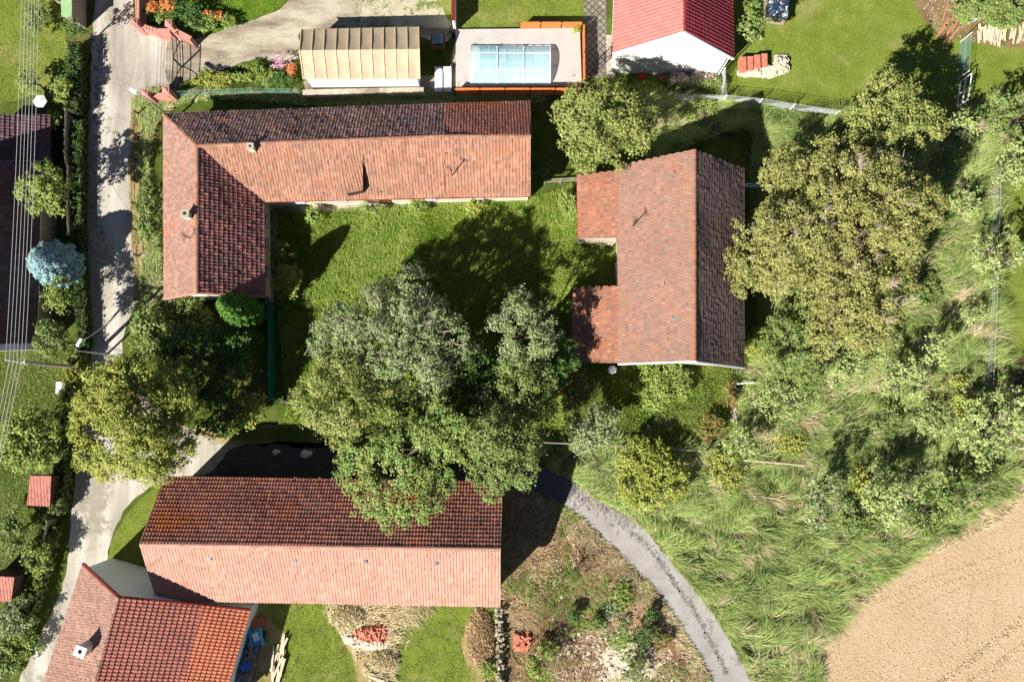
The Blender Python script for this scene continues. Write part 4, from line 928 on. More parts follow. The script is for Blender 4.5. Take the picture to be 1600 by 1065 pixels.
# left of the road
tree('laurel_bush', 'big round laurel bush beside the dark roof left of the road', 'bush', 72, 302, 44, 5.4, L['bright'], size=.18, nl=8, crad=.4)
tree('garden_bush', 'round yellow-green bush just below the blue spruce', 'bush', 94, 462, 27, 3.8, L['bright'], size=.15, nl=7, crad=.35)
tree('garden_bush', 'dark green conifer bush beside the street lamp left of the road', 'bush', 86, 530, 31, 5.0, L['mid'], size=.16, nl=7, crad=.38)
tree('apple_tree', 'bright apple tree in the garden left of the roadside hedge', 'tree', 52, 692, 52, 4.5, L['bright'], size=.19, nl=9, crad=.45)
tree('garden_bush', 'leafy shrub above the tiny shed at the lower left edge', 'bush', 60, 872, 26, 2.2, L['bright'], size=.15, nl=7, crad=.35)
tree('garden_bush', 'spreading bush at the left edge below the small red-roofed shed', 'bush', 18, 830, 34, 2.6, L['mid'], size=.16, nl=7, crad=.38)
tree('garden_bush', 'greyish shrub beneath the tiny shed at the lower left edge', 'bush', 24, 962, 30, 2.0, L['grey'], size=.14, nl=7, crad=.35)
tree('garden_bush', 'low green bush in the bottom left corner beside the road', 'bush', 38, 1002, 26, 1.4, L['bright'], size=.14, nl=7, crad=.33)
tree('garden_bush', 'low green bush cut by the bottom left corner', 'bush', 8, 1030, 28, 1.5, L['mid'], size=.14, nl=7, crad=.33)
tree('cypress_bush', 'dark cypress bush at the top of the hedge left of the road', 'bush', 122, 42, 20, 3.0, L['dark'], size=.13, nl=6, crad=.3)
tree('garden_bush', 'loose leafy bush behind the white parasol', 'bush', 98, 140, 18, 2.4, L['bright'], size=.14, nl=6, crad=.3)
tree('garden_bush', 'small yellow-green shrub beside the plum outbuilding roof', 'bush', 84, 190, 15, 1.8, L['yellow'], size=.14, nl=6, crad=.28)
tree('garden_bush', 'flowering bush beneath the cables on the upper left lawn edge', 'bush', 62, 30, 24, 1.6, L['mid'], size=.14, nl=6, crad=.3)
tree('garden_bush', 'loose sapling under the cables on the upper left lawn', 'bush', 52, 128, 24, 2.2, L['bright'], size=.14, nl=6, crad=.3, bare=.3)
# top
tree('column_tree', 'upright green tree beside the right wall of the red-roofed house', 'tree', 1178, 32, 28, 5, L['mid'], size=.18, asp=(.85,1.25), nl=8, crad=.4)
tree('ivy_bush', 'sprawling bush above the pale planks in the top right corner', 'bush', 1550, 12, 62, 2.6, L['mid'], size=.17, asp=(1.2,.55), nl=9, crad=.38)
tree('pot_shrub', 'small yellow shrub in the corner of the pool deck', 'shrub', 901, 45, 7, .9, L['yellow'], size=.12, nl=5, crad=.16, trunk=False)
tree('garden_bush', 'low leafy bush growing through the wire fence right of the white gable', 'bush', 1102, 178, 26, 1.4, L['bright'], size=.14, nl=7, crad=.33)
tree('flower_bed', 'low bed of mixed blossoms along the foot of the white gable', 'flowers', 1078, 120, 38, .9, L['flower_p'], size=.11, asp=(1.1,.3), nl=8, crad=.22, trunk=False, dens=.6)
tree('garden_bush', 'green plants among the blossoms at the white gable foot', 'bush', 1088, 126, 42, .8, L['mid'], size=.12, asp=(1.1,.3), nl=8, crad=.25, trunk=False)
# fruit trees on the right
for (px, py, r_, tp, m, lab) in [
    (1586,185,54,5,'mid','green fruit tree cut by the right edge below the upper right lawn'),
    (1588,262,44,4,'pale','pale fruit tree cut by the right edge above the mown strip'),
    (1505,200,28,3.6,'pale','small pale fruit tree with bare twigs beside the white frame gate'),
    (1556,398,44,3.8,'pale','flat pale fruit tree growing over the orchard wire fence'),
    (1545,668,64,3.8,'pale','wide pale fruit tree above the tip of the ploughed field'),
    (1462,548,26,4.0,'pale','small pale fruit tree on the shaded meadow, upper of a pair'),
    (1405,590,44,3.6,'pale','sprawling pale fruit tree on the meadow, lower of a pair'),
    (1288,778,46,5.0,'grey','grey-green fruit tree at the bent rail fence in the meadow'),
    (1384,776,46,4.6,'pale','fruit tree between two darker ones in the lower meadow'),
    (1492,768,44,3.4,'mid','olive-green thicket tree left of the ploughed field tip'),
    (1158,692,30,3.2,'pale','small light tree below the low stone wall by the eastern barn'),
    (1594,640,34,4.5,'pale','pale leaning fruit tree cut by the right edge near the field')]:
    tree('fruit_tree', lab, 'tree', px, py, r_, tp, L[m], size=.17, nl=8, crad=.36, dens=.8, bare=.25, dead=3 if r_ > 40 or px == 1505 else 0)
# shrubs near the barn and the meadow edge
tree('spreading_bush', 'spiky spreading bush on the grass inside the track\'s upper bend', 'bush', 1012, 742, 62, 2.6, L['yellow'], size=.15, nl=12, crad=.3, rough=.9)
tree('garden_bush', 'light green scrub in front of the barn\'s white south gable', 'bush', 1036, 598, 46, 1.8, L['bright'], size=.15, nl=9, crad=.35)
tree('vine', 'rusty leaved vine on the low garden wall right of the scrub', 'vine', 1140, 612, 18, 1.5, L['rust'], size=.14, asp=(.6,1.3), nl=6, crad=.26)
tree('garden_bush', 'tangled brown-green bush at the right end of the long rail fence', 'bush', 1112, 672, 24, 1.4, L['rust'], size=.14, nl=7, crad=.3)
tree('courtyard_bush', 'dark bush against the shaded farmhouse wing, upper of two', 'bush', 444, 394, 20, 2.0, L['mid'], size=.15, nl=6, crad=.32)
tree('courtyard_bush', 'larger bush against the shaded farmhouse wing, lower of two', 'bush', 450, 436, 26, 2.4, L['yellow'], size=.15, nl=7, crad=.34)
tree('courtyard_bush', 'small light shrub at the path corner under the farmhouse eave', 'bush', 490, 336, 15, 1.2, L['bright'], size=.13, nl=6, crad=.26)
tree('courtyard_bush', 'leafy sapling below the dormer on the farmhouse path', 'bush', 582, 322, 18, 1.6, L['mid'], size=.14, nl=6, crad=.28)
tree('courtyard_bush', 'weedy shrub halfway along the farmhouse path', 'bush', 655, 322, 16, 1.2, L['bright'], size=.13, nl=6, crad=.28)
tree('courtyard_bush', 'shrub near the east end of the farmhouse path', 'bush', 742, 322, 16, 1.2, L['yellow'], size=.13, nl=6, crad=.28)
tree('courtyard_bush', 'light shrub at the passage between farmhouse and barn lean-to', 'bush', 886, 318, 20, 1.6, L['bright'], size=.14, asp=(.8,1.4), nl=6, crad=.3)
tree('laurel_hedge', 'dense dark shrubs along the road side wall of the farmhouse', 'hedge', 233, 322, 46, 1.8, L['mid'], size=.16, asp=(.45,1.15), nl=10, crad=.32)
tree('laurel_hedge', 'short shrubs in the grass at the south-west corner of the farmhouse', 'hedge', 240, 505, 30, 1.4, L['mid'], size=.15, asp=(.8,1), nl=7, crad=.32)
tree('garden_bush', 'leafy bush in the dark gap between farmhouse end and walnut tree', 'bush', 842, 262, 22, 2.0, L['dark'], size=.15, nl=7, crad=.32)
# driveway flowers
for (px, py, r_, tp, m, asp, lab) in [
    (400,118,30,1.3,'bright',(1.4,.6),'green bed of shrubs below the concrete driveway'),
    (335,125,30,1.1,'yellow',(1.4,.5),'yellowish low plants beside the lower gate pillar'),
    (440,98,16,1.5,'flower_p',(1.2,.7),'pink flowering bush at the left end of the tent'),
    (456,112,13,1.2,'flower_o',(.7,1),'orange flowering bush beside the pink one'),
    (440,124,26,1.2,'dark',(1,.6),'dark leafy bush under the pink blossoms'),
    (240,12,10,1.4,'flower_o',(1,1),'orange flowering bush by the salmon fence at the top'),
    (262,8,12,1.5,'flower_o',(1,1),'second orange flowering bush above the salmon gate pillar'),
    (250,22,24,1.1,'bright',(1,.8),'green foliage under the orange blossoms behind the salmon fence'),
    (330,25,22,1.1,'flower_o',(1.2,.4),'thin orange blossoms on the slope above the driveway gate'),
    (290,22,28,1.6,'dark',(1.1,.9),'dark rounded bush in the flower garden above the gate'),
    (330,36,30,1.0,'bright',(1.3,.5),'bright green low plants bordering the driveway')]:
    tree('flower_bush' if 'flower' in m else 'garden_bush', lab, 'bush', px, py, r_, tp, L[m], size=.1 if m.startswith('flower') else .12, asp=asp, nl=7, crad=.2, trunk=False, rough=.8, dens=.3 if m.startswith('flower') else .9)
# plants on the rough plot
for (px, py, r_, tp, m, lab) in [
    (905,884,26,1.2,'mid','spreading grey-green bush at the top of the rough plot'),
    (846,1034,28,2.0,'bright','brightest bush at the lower left of the rough plot'),
    (1008,990,20,1.3,'dark','dark bush near the track on the rough plot'),
    (988,1040,26,1.5,'mid','leafy bush at the bottom of the rough plot'),
    (896,962,12,1.2,'dark','small dark sapling in the middle of the rough plot'),
    (930,974,11,.9,'mid','small round shrub right of the dark sapling'),
    (1018,958,9,1.0,'dark','tiny dark shrub closest to the track on the rough plot'),
    (968,925,26,.5,'bright','flat bright weed patch in the centre of the rough plot'),
    (960,965,26,.4,'grey','flat greyish weed patch in the rough plot'),
    (858,1010,14,.8,'yellow','yellow-green tuft behind the brightest bush'),
    (762,1046,13,.8,'bright','small shrub on the straw mound by the stone wall'),
    (1035,1000,14,.9,'rust','rusty weed clump beside the track')]:
    tree('weed_bush', lab, 'bush', px, py, r_, tp, L[m], size=.12, nl=8, crad=.24, trunk=tp > 1, dens=.8, rough=1.0, bare=.2)
# the round thuja at the farmhouse gable
def ball_conifer(name, label, px, py, rpx, top, m, asp=(1,1), base=None, size=.12, n=9000, low=.2, cone=.35, spike=0):
    root_xy = P(*base) if base else None
    r = np.random.default_rng(int(px*3+py)); hgt = top-low; zc = low+hgt*.4; R_ = rpx*sc(zc)
    c = P(px, py, zc)
    bx, by = (root_xy.x, root_xy.y) if base else (c.x, c.y)
    root = thing(name, label, 'conifer', (bx, by, 0))
    t = r.random(n)**.75; a = r.uniform(0, 6.283, n)
    prof = np.sin(np.clip(t*.92+.08,0,1)*np.pi)**.55*(1-cone*t)
    lum = 1+.10*np.sin(a*7+t*20)+.08*np.sin(a*13-t*31)+(spike*np.abs(np.sin(a*9+np.floor(t*8)*1.3)))
    rr = R_*prof*lum*(1-.12*r.random(n))
    V0 = np.stack([bx+np.cos(a)*rr, by+np.sin(a)*rr, low+t*hgt], 1); nn = np.stack([np.cos(a), np.sin(a), .5+t], 1); nn /= np.linalg.norm(nn, axis=1)[:,None]
    V = leaves(V0, nn, 4, .13, size, r, .8, .7); np_mesh('crown', V, quads(len(V)//4), m, root)
    b = MB(); b.tube([(bx,by,0),(bx,by,top*.85)], [.12,.03], 7); b.build('trunk', M['bark'], root)
    return root
tb = P(407,496)
ball_conifer('thuja', 'tall smooth thuja cone beside the south gable of the farmhouse', 400, 494, 27, 7.6, L['thuja'], base=(402,492), cone=.3, n=11000)
ball_conifer('blue_spruce', 'round blue spruce left of the road', 100, 412, 36, 4.6, L['blue'], base=(112,420), cone=.3, spike=.07, n=9000, size=.14)

# ------------------------------------------------------------------ hedges, fences, walls
def hedge(name, label, pts, wd, ht, m, seed=1, size=.12):
    r = np.random.default_rng(seed); pw = [P(x, y, ht*.5) for x, y in pts]; V = []
    root = thing(name, label, 'hedge', (pw[0].x, pw[0].y, 0)); core = MB(); cs = []; ns = []
    for a, b in zip(pw[:-1], pw[1:]):
        d = b-a; d.z = 0; L_ = d.length; d.normalize(); s_ = Vector((-d.y, d.x, 0)); n = int(L_*(wd+ht*1.4)*26)
        u = r.uniform(0, L_, n); side = r.random(n); top = side < wd/(wd+1.4*ht); sg = np.where(r.random(n) < .5, -1, 1)
        w_ = np.where(top, r.uniform(-wd/2, wd/2, n), sg*wd/2*(1+r.normal(0,.1,n))); z = np.where(top, ht+r.normal(0,.07,n), r.uniform(.1, ht, n))
        cs.append(np.stack([a.x+d.x*u+s_.x*w_, a.y+d.y*u+s_.y*w_, z], 1)); ns.append(np.stack([np.where(top,0,s_.x*sg), np.where(top,0,s_.y*sg), np.where(top,1,.2)], 1))
        core.bar(Vector((a.x,a.y,ht*.45)), Vector((b.x,b.y,ht*.45)), wd*.8, ht*.86)
    V = leaves(np.concatenate(cs), np.concatenate(ns), 7, .16, size, r, .7, .6); V[:,2] = np.maximum(V[:,2], .02)
    np_mesh('foliage', V, quads(len(V)//4), m, root); core.build('stems', simple('inner_hedge_twigs', rgb(44,44,24), .95), root)
    return root
hedge('hedge', 'dark hedge along the left road edge above the lamp', [(122,70),(122,110),(120,150),(116,180)], 1.1, 1.4, L['dark'], 1)
hedge('hedge', 'long low ivy hedge along the left road edge beside the plank fence', [(126,190),(124,260),(124,340),(127,420),(131,500),(133,545)], .8, 1.0, L['dark'], 2)
hedge('hedge', 'clipped yellow-green hedge beside the roadside tree', [(122,548),(118,600),(112,630)], 1.1, 1.5, L['yellow'], 3)
hedge('hedge', 'clipped hedge between apple tree garden and road', [(108,650),(104,700),(98,760),(92,800)], .9, 1.4, L['mid'], 4)
hedge('hedge', 'leafy hedge following the road down to the bottom left corner', [(80,820),(68,880),(52,930),(28,985),(2,1040)], 1.2, 1.0, L['bright'], 5)
def board_fence(label, pts, ht, m, sp=.16, name='board_fence', group=None, cap=True, posts=2.2):
    pw = [P(x, y) for x, y in pts]; root = thing(name, label, 'fence', pw[0], group); b = MB(); rr = MB(); pst = []
    for a, c in zip(pw[:-1], pw[1:]):
        d = (c-a); L_ = d.length; d.normalize(); n = int(L_/sp); s_ = Vector((-d.y, d.x, 0))
        for i in range(n):
            q = a+d*(i+.5)*sp+s_*.035; h = ht*rnd.uniform(.94,1.03); b.bar(q, q+Vector((0,0,h)), sp*.82, .025, up=s_)
        for z in (.3, ht*.8): rr.bar(a+Vector((0,0,z)), c+Vector((0,0,z)), .05, .09)
        k = max(1, round(L_/posts)); pst += [a.lerp(c, i/k) for i in range(k)]
    pst.append(pw[-1]); b.build('boards', m, root); rr.build('rail', m, root)
    for q in pst: t = MB(); t.box((q.x, q.y, ht*.5), (.1,.1,ht)); t.build('post', m, root)
    return root
def wire_fence(label, pts, ht, m=None, pm=None, posts=2.5, cell=.12, wire=.009, name='wire_fence', lean=(0,0), rails=True, bottom=0):
    m = m or M['wire']; pm = pm or M['grey_metal']; pw = [P(x, y) for x, y in pts]; root = thing(name, label, 'fence', pw[0])
    b = MB(); ps = []; up = Vector((lean[0], lean[1], ht))
    for a, c in zip(pw[:-1], pw[1:]):
        d = c-a; L_ = d.length; d.normalize(); s_ = Vector((-d.y, d.x, 0)); n = int(L_/cell); hn = int(ht/cell)
        for i in range(n+1):
            q = a+d*i*cell; e = min(hn*cell, L_-i*cell); 
            if e > .05: b.bar(q+Vector((0,0,.04)), q+d*e+up*(e/ht)*.97, wire, wire)
            e = min(hn*cell, i*cell)
            if e > .05: b.bar(q+Vector((0,0,.04)), q-d*e+up*(e/ht)*.97, wire, wire)
        k = max(1, round(L_/posts)); ps += [a.lerp(c, i/k) for i in range(k)]
        if rails: b.bar(a+up, c+up, wire*1.8, wire*1.8); b.bar(a+up*.5, c+up*.5, wire*1.2, wire*1.2); b.bar(a+up*.04, c+up*.04, wire*1.2, wire*1.2)
    ps.append(pw[-1]); b.build('netting', m, root)
    for q in ps: t = MB(); t.tube([q, q+up*1.04], .035, 6); t.build('post', pm, root)
    return root
def rail_fence(label, pts, ht, m, posts=2.6, name='rail_fence', tops=(1.0,.5), wd=.07):
    pw = [P(x, y) for x, y in pts]; root = thing(name, label, 'fence', pw[0]); b = MB(); ps = []
    for a, c in zip(pw[:-1], pw[1:]):
        for t in tops: b.bar(a+Vector((0,0,ht*t)), c+Vector((0,0,ht*t)), wd, wd*1.2)
        L_ = (c-a).length; k = max(1, round(L_/posts)); ps += [a.lerp(c, i/k) for i in range(k)]
    ps.append(pw[-1]); b.build('rail', m, root)
    for q in ps: t = MB(); t.box((q.x, q.y, ht*.5), (.11,.11,ht)); t.build('post', m, root)
    return root
board_fence('weathered board fence left of the road beside the plum outbuilding', [(118,182),(116,245),(118,262)], 1.5, M['grey_wood'])
board_fence('weathered board fence left of the road beside the laurel bush', [(120,266),(119,330),(121,372)], 1.4, M['grey_wood'])
board_fence('grey plank fence cutting the top left corner beside the green shed', [(84,-30),(100,12),(132,32)], 1.3, M['grey_wood'])
board_fence('dark board fence beside the small red-roofed shed left of the road', [(112,655),(102,715),(92,775),(88,800)], 1.3, M['dark_wood'])
board_fence('dark board fence below the tiny shed at the lower left', [(88,810),(80,850),(72,872)], 1.3, M['grey_wood'])
wire_fence('pale wire fence below the lawn of the white gabled house', [(1050,160),(1128,161),(1182,166),(1232,174),(1300,184)], 1.5, M['wire'], M['white_paint'], 2.8, .11, .011)
wire_fence('short wire fence between the white gable and the lawn', [(1126,118),(1127,160)], 1.4, M['wire'], M['white_paint'], 2.0, .11, .010)
wire_fence('greenish wire fence with concrete posts below the driveway flowers', [(275,154),(330,151),(400,148),(470,150)], 1.3, M['green_wire'], M['concrete'], 2.2, .16, .008)
wire_fence('teal wire fence upright beside the upper right lawn', [(1500,66),(1496,124)], 1.6, M['green_wire'], M['white_paint'], 2.9, .16, .010)
wire_fence('sagging orchard wire fence at the mown strip on the right', [(1548,262),(1545,400),(1540,520),(1534,640),(1530,742)], 1.3, M['wire'], M['concrete'], 3.2, .22, .007)
wire_fence('wire fence in the lower right meadow beside the field tip', [(1420,732),(1530,742)], 1.2, M['wire'], M['concrete'], 3.0, .14, .009)
wire_fence('tall green net fence standing right of the shaded thicket', [(428,474),(430,560),(430,622)], 1.7, simple('deep_green_net', rgb(28,110,88), .5), simple('green_post', rgb(30,100,84), .5), 1.6, .07, .016)
rail_fence('grey rail fence joining the green net to the courtyard grove', [(430,624),(478,634)], 1.1, M['grey_wood'])
rail_fence('long grey rail fence above the spreading bush', [(846,690),(930,694),(1010,698),(1100,704)], 1.1, M['grey_wood'])
rail_fence('bent grey rail fence in the middle of the meadow', [(1160,718),(1210,722),(1250,726)], .8, M['pale_wood'])
rail_fence('short rail from the low garden wall to the eastern barn', [(1148,600),(1172,598)], 1.0, M['white_paint'])
rail_fence('white rail between eastern barn and the overhanging olive tree', [(1160,294),(1196,296)], 1.2, M['white_paint'], 1.5)
rail_fence('weathered pole fence across the gap between farmhouse and barn lean-to', [(850,288),(900,285)], 1.2, M['grey_wood'], 1.2)
# kerb posts of the road verge
o = None
rail_fence('low wire and stake fence between road and farmhouse verge', [(219,180),(214,250),(214,320),(217,400),(219,470)], .9, M['dark_wood'], 2.4, tops=(.95,.4), wd=.025)
# walls
def lowwall(name, label, pts, wd, ht, m, capm=None):
    pw = [P(x, y) for x, y in pts]; root = thing(name, label, 'wall', pw[0]); b = MB()
    for a, c in zip(pw[:-1], pw[1:]): b.bar(a+Vector((0,0,ht/2)), c+Vector((0,0,ht/2)), wd, ht)
    b.build('masonry', m, root)
    if capm:
        k = MB()
        for a, c in zip(pw[:-1], pw[1:]): k.bar(a+Vector((0,0,ht+.03)), c+Vector((0,0,ht+.03)), wd+.08, .06)
        k.build('coping', capm, root)
    return root
PW = M['pink_wall']
def stones(name, label, pts, wd, ht, m, seed=1, s=.22, cat='wall', n_m=30):
    r = random.Random(seed); pw = [P(x, y) for x, y in pts]; b = MB(); root = thing(name, label, cat, pw[0])
    for a, c in zip(pw[:-1], pw[1:]):
        d = c-a; L_ = d.length; d.normalize(); s_ = Vector((-d.y, d.x, 0)); 
        for i in range(int(L_*n_m)):
            q = a+d*r.uniform(0, L_)+s_*r.uniform(-wd/2, wd/2); z = r.uniform(0, ht); k = s*r.uniform(.6,1.4)
            b.box((q.x, q.y, z), (k, k*r.uniform(.6,1), k*.6), r.uniform(0,3), taper=r.uniform(.5,.9))
    b.build('masonry', m, root); return root
stone_m = tile_mat('mixed_stone', [rgb(150,140,120), rgb(182,172,150), rgb(120,110,92), rgb(200,192,172)], rgb(110,104,70), .5, 1)
stones('stone_wall', 'crumbling dry stone wall right of the straw mound', [(780,948),(781,1000),(781,1075)], .55, .8, stone_m, 3)
stones('stone_wall', 'low stone garden wall right of the scrub by the barn gable', [(1146,604),(1144,660)], .3, .6, stone_m, 4, .2, n_m=24)
# concrete strip wall under the tent
lowwall('retaining_wall', 'long pale concrete wall strip below the beige tent', [(478,152),(560,150),(664,148)], .35, .9, M['concrete'], M['concrete'])
lowwall('garden_wall', 'thin white wall standing between tent yard and lawn at the top', [(711,-60),(711,50)], .22, 1.8, M['white_wall'], M['gutter_red'])

# entrance in salmon render
def pillar(label, px, py, s=.42, ht=1.9, rz=0):
    p = P(px, py); root = thing('gate_pillar', label, 'pillar', p, None); b = MB(); b.box((p.x, p.y, ht/2), (s, s, ht), rz); b.build('shaft', PW, root)
    k = MB(); k.box((p.x, p.y, ht+.05), (s+.12, s+.12, .1), rz); k.box((p.x, p.y, ht+.15), (s+.02, s+.02, .1), rz, taper=.3); k.build('cap', PW, root); return root
lowwall('salmon_wall', 'salmon wall running down from the top edge right of the road', [(226,-60),(227,45)], .25, 1.3, PW, PW)
lowwall('salmon_wall', 'salmon wall between the two upper gate pillars', [(232,52),(256,60),(276,60)], .28, 1.2, PW, PW)
lowwall('salmon_wall', 'slanting salmon wall right of the upper gate pillar', [(280,58),(308,72)], .3, 1.2, PW, PW)
lowwall('salmon_wall', 'short salmon wall between the lower gate pillars', [(246,158),(274,158)], .25, 1.2, PW, PW)
pillar('upper salmon gate pillar nearest the road', 228, 52); pillar('upper salmon gate pillar holding the open gate', 280, 55)
pillar('lower salmon gate pillar nearest the road', 244, 160); pillar('lower salmon gate pillar holding the open gate', 276, 156)
def gate(label, a, b_, ht, name='iron_gate'):
    a, b_ = P(*a), P(*b_); root = thing(name, label, 'gate', a); f = MB(); up = Vector((0,0,1))
    for z in (.15, ht*.5, ht): f.bar(a+up*z, b_+up*z, .05, .05)
    for q in (a, b_): f.bar(q, q+up*ht, .06, .06)
    f.bar(a+up*.15, b_+up*ht, .05, .05); f.build('frame', M['black_metal'], root)
    k = MB(); L_ = (b_-a).length; n = int(L_/.13)
    for i in range(1, n): q = a.lerp(b_, i/n); k.bar(q+up*.15, q+up*ht, .018, .018)
    k.build('bars', M['black_metal'], root); return root
gate('upper leaf of the black iron driveway gate', (282,66), (284,104), 1.6); gate('lower leaf of the black iron driveway gate', (284,106), (282,146), 1.6)
gate('black iron garden gate beside the orange fence', (932,96), (932,112), 1.5); 

# ------------------------------------------------------------------ tent
tz, tr_ = 2.35, 3.35
tp = [P(471,46,tz), P(654,42,tz), P(656,124,tz), P(474,124,tz)]; t0, t1 = P(468,79,tr_), P(655,77,tr_)
tent = thing('marquee_tent', 'long beige ribbed marquee tent beside the pool deck', 'tent', vz((tp[0]+tp[2])/2, 0))
cm_ = NT('beige_tarpaulin', .7, .3); cc = cm_.ramp(cm_.noise(1.1, 5, .6), [(.3, rgb(168,148,120)), (.7, rgb(186,167,140))])
v_ = cm_.new('ShaderNodeTexVoronoi'); v_.inputs['Scale'].default_value = 1.5
cm_.l(cm_.coord((1,1,1)), v_.inputs['Vector']); cc = cm_.mix(cm_.ramp(v_.outputs[0], [(.06,(.35,.35,.35,1)),(.09,(0,0,0,1))]), cc, rgb(110,92,66)); cm_.color(cc)
nb = 10
for (a, b_, c_, d_) in ((tp[0], tp[1], t1, t0), (tp[3], tp[2], t1, t0)):
    mb = MB(); NS = 60; rows = 6; vs = []
    for j in range(rows+1):
        for i in range(NS+1):
            q = a.lerp(b_, i/NS).lerp(d_.lerp(c_, i/NS), j/rows); sag = math.sin(math.pi*((i/NS*nb) % 1))*.05*math.sin(math.pi*j/rows); vs.append((q.x, q.y, q.z-sag))
    mb.add(vs, [(j*(NS+1)+i, j*(NS+1)+i+1, (j+1)*(NS+1)+i+1, (j+1)*(NS+1)+i) for j in range(rows) for i in range(NS)]); mb.build('canopy', cm_.m, tent, True)
for i in range(nb+1):
    mb = MB(); t = i/nb; up = Vector((0,0,.03)); mb.bar(tp[0].lerp(tp[1], t)+up, t0.lerp(t1, t)+up, .07, .05); mb.bar(t0.lerp(t1, t)+up, tp[3].lerp(tp[2], t)+up, .07, .05)
    mb.build('rib', simple('cream_tape', rgb(216,186,142), .6) if i == 0 else bpy.data.materials['cream_tape'], tent)
mb = MB(); ci = vz((tp[0]+tp[2])/2, 0)
q4 = [vz(ci+(vz(p,0)-ci)*.95, 0) for p in tp]
for i in range(4): a, b_ = q4[i], q4[(i+1)%4]; mb.add([a, b_, vz(b_, tz-.03), vz(a, tz-.03)], [(0,1,2,3)])
mb.build('side_wall', M['white_paint'], tent)
# timber stack beside it
def pallet_stack(label, px, py):
    p = P(px, py); r_ = thing('fire_pit', label, 'grill', p); b = MB()
    for k in range(5):
        for s in (-1,1):
            z = .1+k*.16
            if k % 2: b.box((p.x, p.y+s*.42, z), (1.1,.16,.14))
            else: b.box((p.x+s*.46, p.y, z), (.16,1.0,.14))
    b.build('brick_base', simple('brown_block', rgb(140,92,66), .8), r_)
    b = MB(); b.box((p.x, p.y+.03, .95), (.8,.75,.2), taper=.8); b.build('lid', simple('blue_grey_sheet', rgb(120,150,160), .4), r_)
    return r_
pallet_stack('block-built grill with a blue-grey lid between the tent and the pool deck', 685, 70)

# ------------------------------------------------------------------ pool deck
dk = .35
deckm = ground_mat('pale_pool_deck', [rgb(170,162,154), rgb(186,179,172), rgb(196,190,183)], .8, 20, None, bump=.05)
deck = thing('pool_deck', 'pale raised terrace around the covered pool', 'terrace', P(810,92))
b = MB(); b.prism([P(712,46,dk), P(906,44,dk), P(909,134,dk), P(712,136,dk)], 0, dk); b.build('terrace_slab', deckm, deck)
wm = NT('pool_water', .05, .6); wm.color(wm.ramp(wm.noise(1.5,3), [(.3, rgb(140,190,196)), (.7, rgb(166,206,208))]))
b = MB(); q = [P(742,72,dk), P(855,72,dk), P(855,124,dk), P(742,124,dk)]; b.prism(q, dk+.002, dk+.006); b.build('water', wm.m, deck)
enc = thing('pool_enclosure', 'low translucent sliding pool cover on the pale terrace', 'pool cover', P(798,98,dk))
gm = NT('frosted_polycarbonate', .25, .5); gm.b.inputs['Alpha'].default_value = .6
gm.color(gm.ramp(gm.noise(.9, 3), [(.35, rgb(170,208,210)), (.65, rgb(196,222,222))])); 
fm = simple('white_aluminium', rgb(235,238,238), .35, .03)
ez0, ez1 = dk, dk+.9
X0, Y0 = P(735,66,dk+.7).x, P(735,66,dk+.7).y; X1, Y1 = P(860,130,dk+.3).x, P(860,130,dk+.3).y
def arc(y01, k=1.0):                       # cross profile of the cover over its width
    return ez0+.12+.75*k*math.sin(math.pi*y01)**.6
segs = [(0,.34,1.0),(.33,.67,.93),(.66,1,.86)]
for (u0_, u1_, k) in segs:
    xa, xb = X0+(X1-X0)*u0_, X0+(X1-X0)*u1_; b = MB(); n = 14; vs = []
    for i in range(n+1):
        t = i/n; y = Y0+(Y1-Y0)*t; z = arc(t, k); vs += [(xa, y, z), (xb, y, z)]
    b.add(vs, [(2*i, 2*i+1, 2*i+3, 2*i+2) for i in range(n)])
    pn = b.build('panel', gm.m, enc, True)
    f = MB(); 
    nr = 3
    for j in range(nr+1):
        x = xa+(xb-xa)*j/nr; f.tube([(x, Y0+(Y1-Y0)*i/n, arc(i/n, k)+.012) for i in range(n+1)], .03 if j in (0, nr) else .014, 4)
    for t in (0, .28, .72, 1): f.bar((xa, Y0+(Y1-Y0)*t, arc(t, k)+.01), (xb, Y0+(Y1-Y0)*t, arc(t, k)+.01), .05)
    f.build('frame', fm, enc)
b = MB(); vs = [(X1, Y0+(Y1-Y0)*i/14, arc(i/14,.86)) for i in range(15)]+[(X1, Y1, ez0), (X1, Y0, ez0)]; b.add(vs, [tuple(range(17))]); b.build('end_panel', gm.m, enc)
b = MB(); b.prism([P(830,122,dk), P(850,122,dk)], dk, dk+.001) if False else None
def slat_fence(label, a, c, ht, z0=0, name='slat_fence', inner=None, nslat=6, tilt=(0,0)):
    a, c = Vector(a), Vector(c); root = thing(name, label, 'fence', a); d = (c-a); L_ = d.length; d.normalize(); s_ = Vector((-d.y, d.x, 0)); b = MB(); tl = Vector((tilt[0], tilt[1], 0))
    for i in range(nslat):
        z = z0+.1+(ht-.1)*(i+.5)/nslat; off = tl*((z-z0)/ht); b.bar(a+off+Vector((0,0,z)), c+off+Vector((0,0,z)), .03, (ht-.1)/nslat*.82)
    b.bar(a+tl+Vector((0,0,z0+ht+.02)), c+tl+Vector((0,0,z0+ht+.02)), .14, .04)
    b.build('slats', M['orange_wood'], root); k = max(1, round(L_/1.9))
    for i in range(k+1): q = a.lerp(c, i/k); t = MB(); t.bar(q+Vector((0,0,z0)), q+tl+Vector((0,0,z0+ht+.1)), .08, .08); t.build('post', M['black_metal'], root)
    return root
g0 = lambda p: vz(p, 0)
slat_fence('orange slat fence along the top right of the pool terrace', g0(P(812,47)), g0(P(908,47)), 1.15)
slat_fence('orange slat fence along the right side of the pool terrace', g0(P(910,50)), g0(P(911,136)), 1.2)
slat_fence('orange slat fence along the bottom of the pool terrace', g0(P(712,149)), g0(P(905,149)), 1.25, tilt=(0,.0))
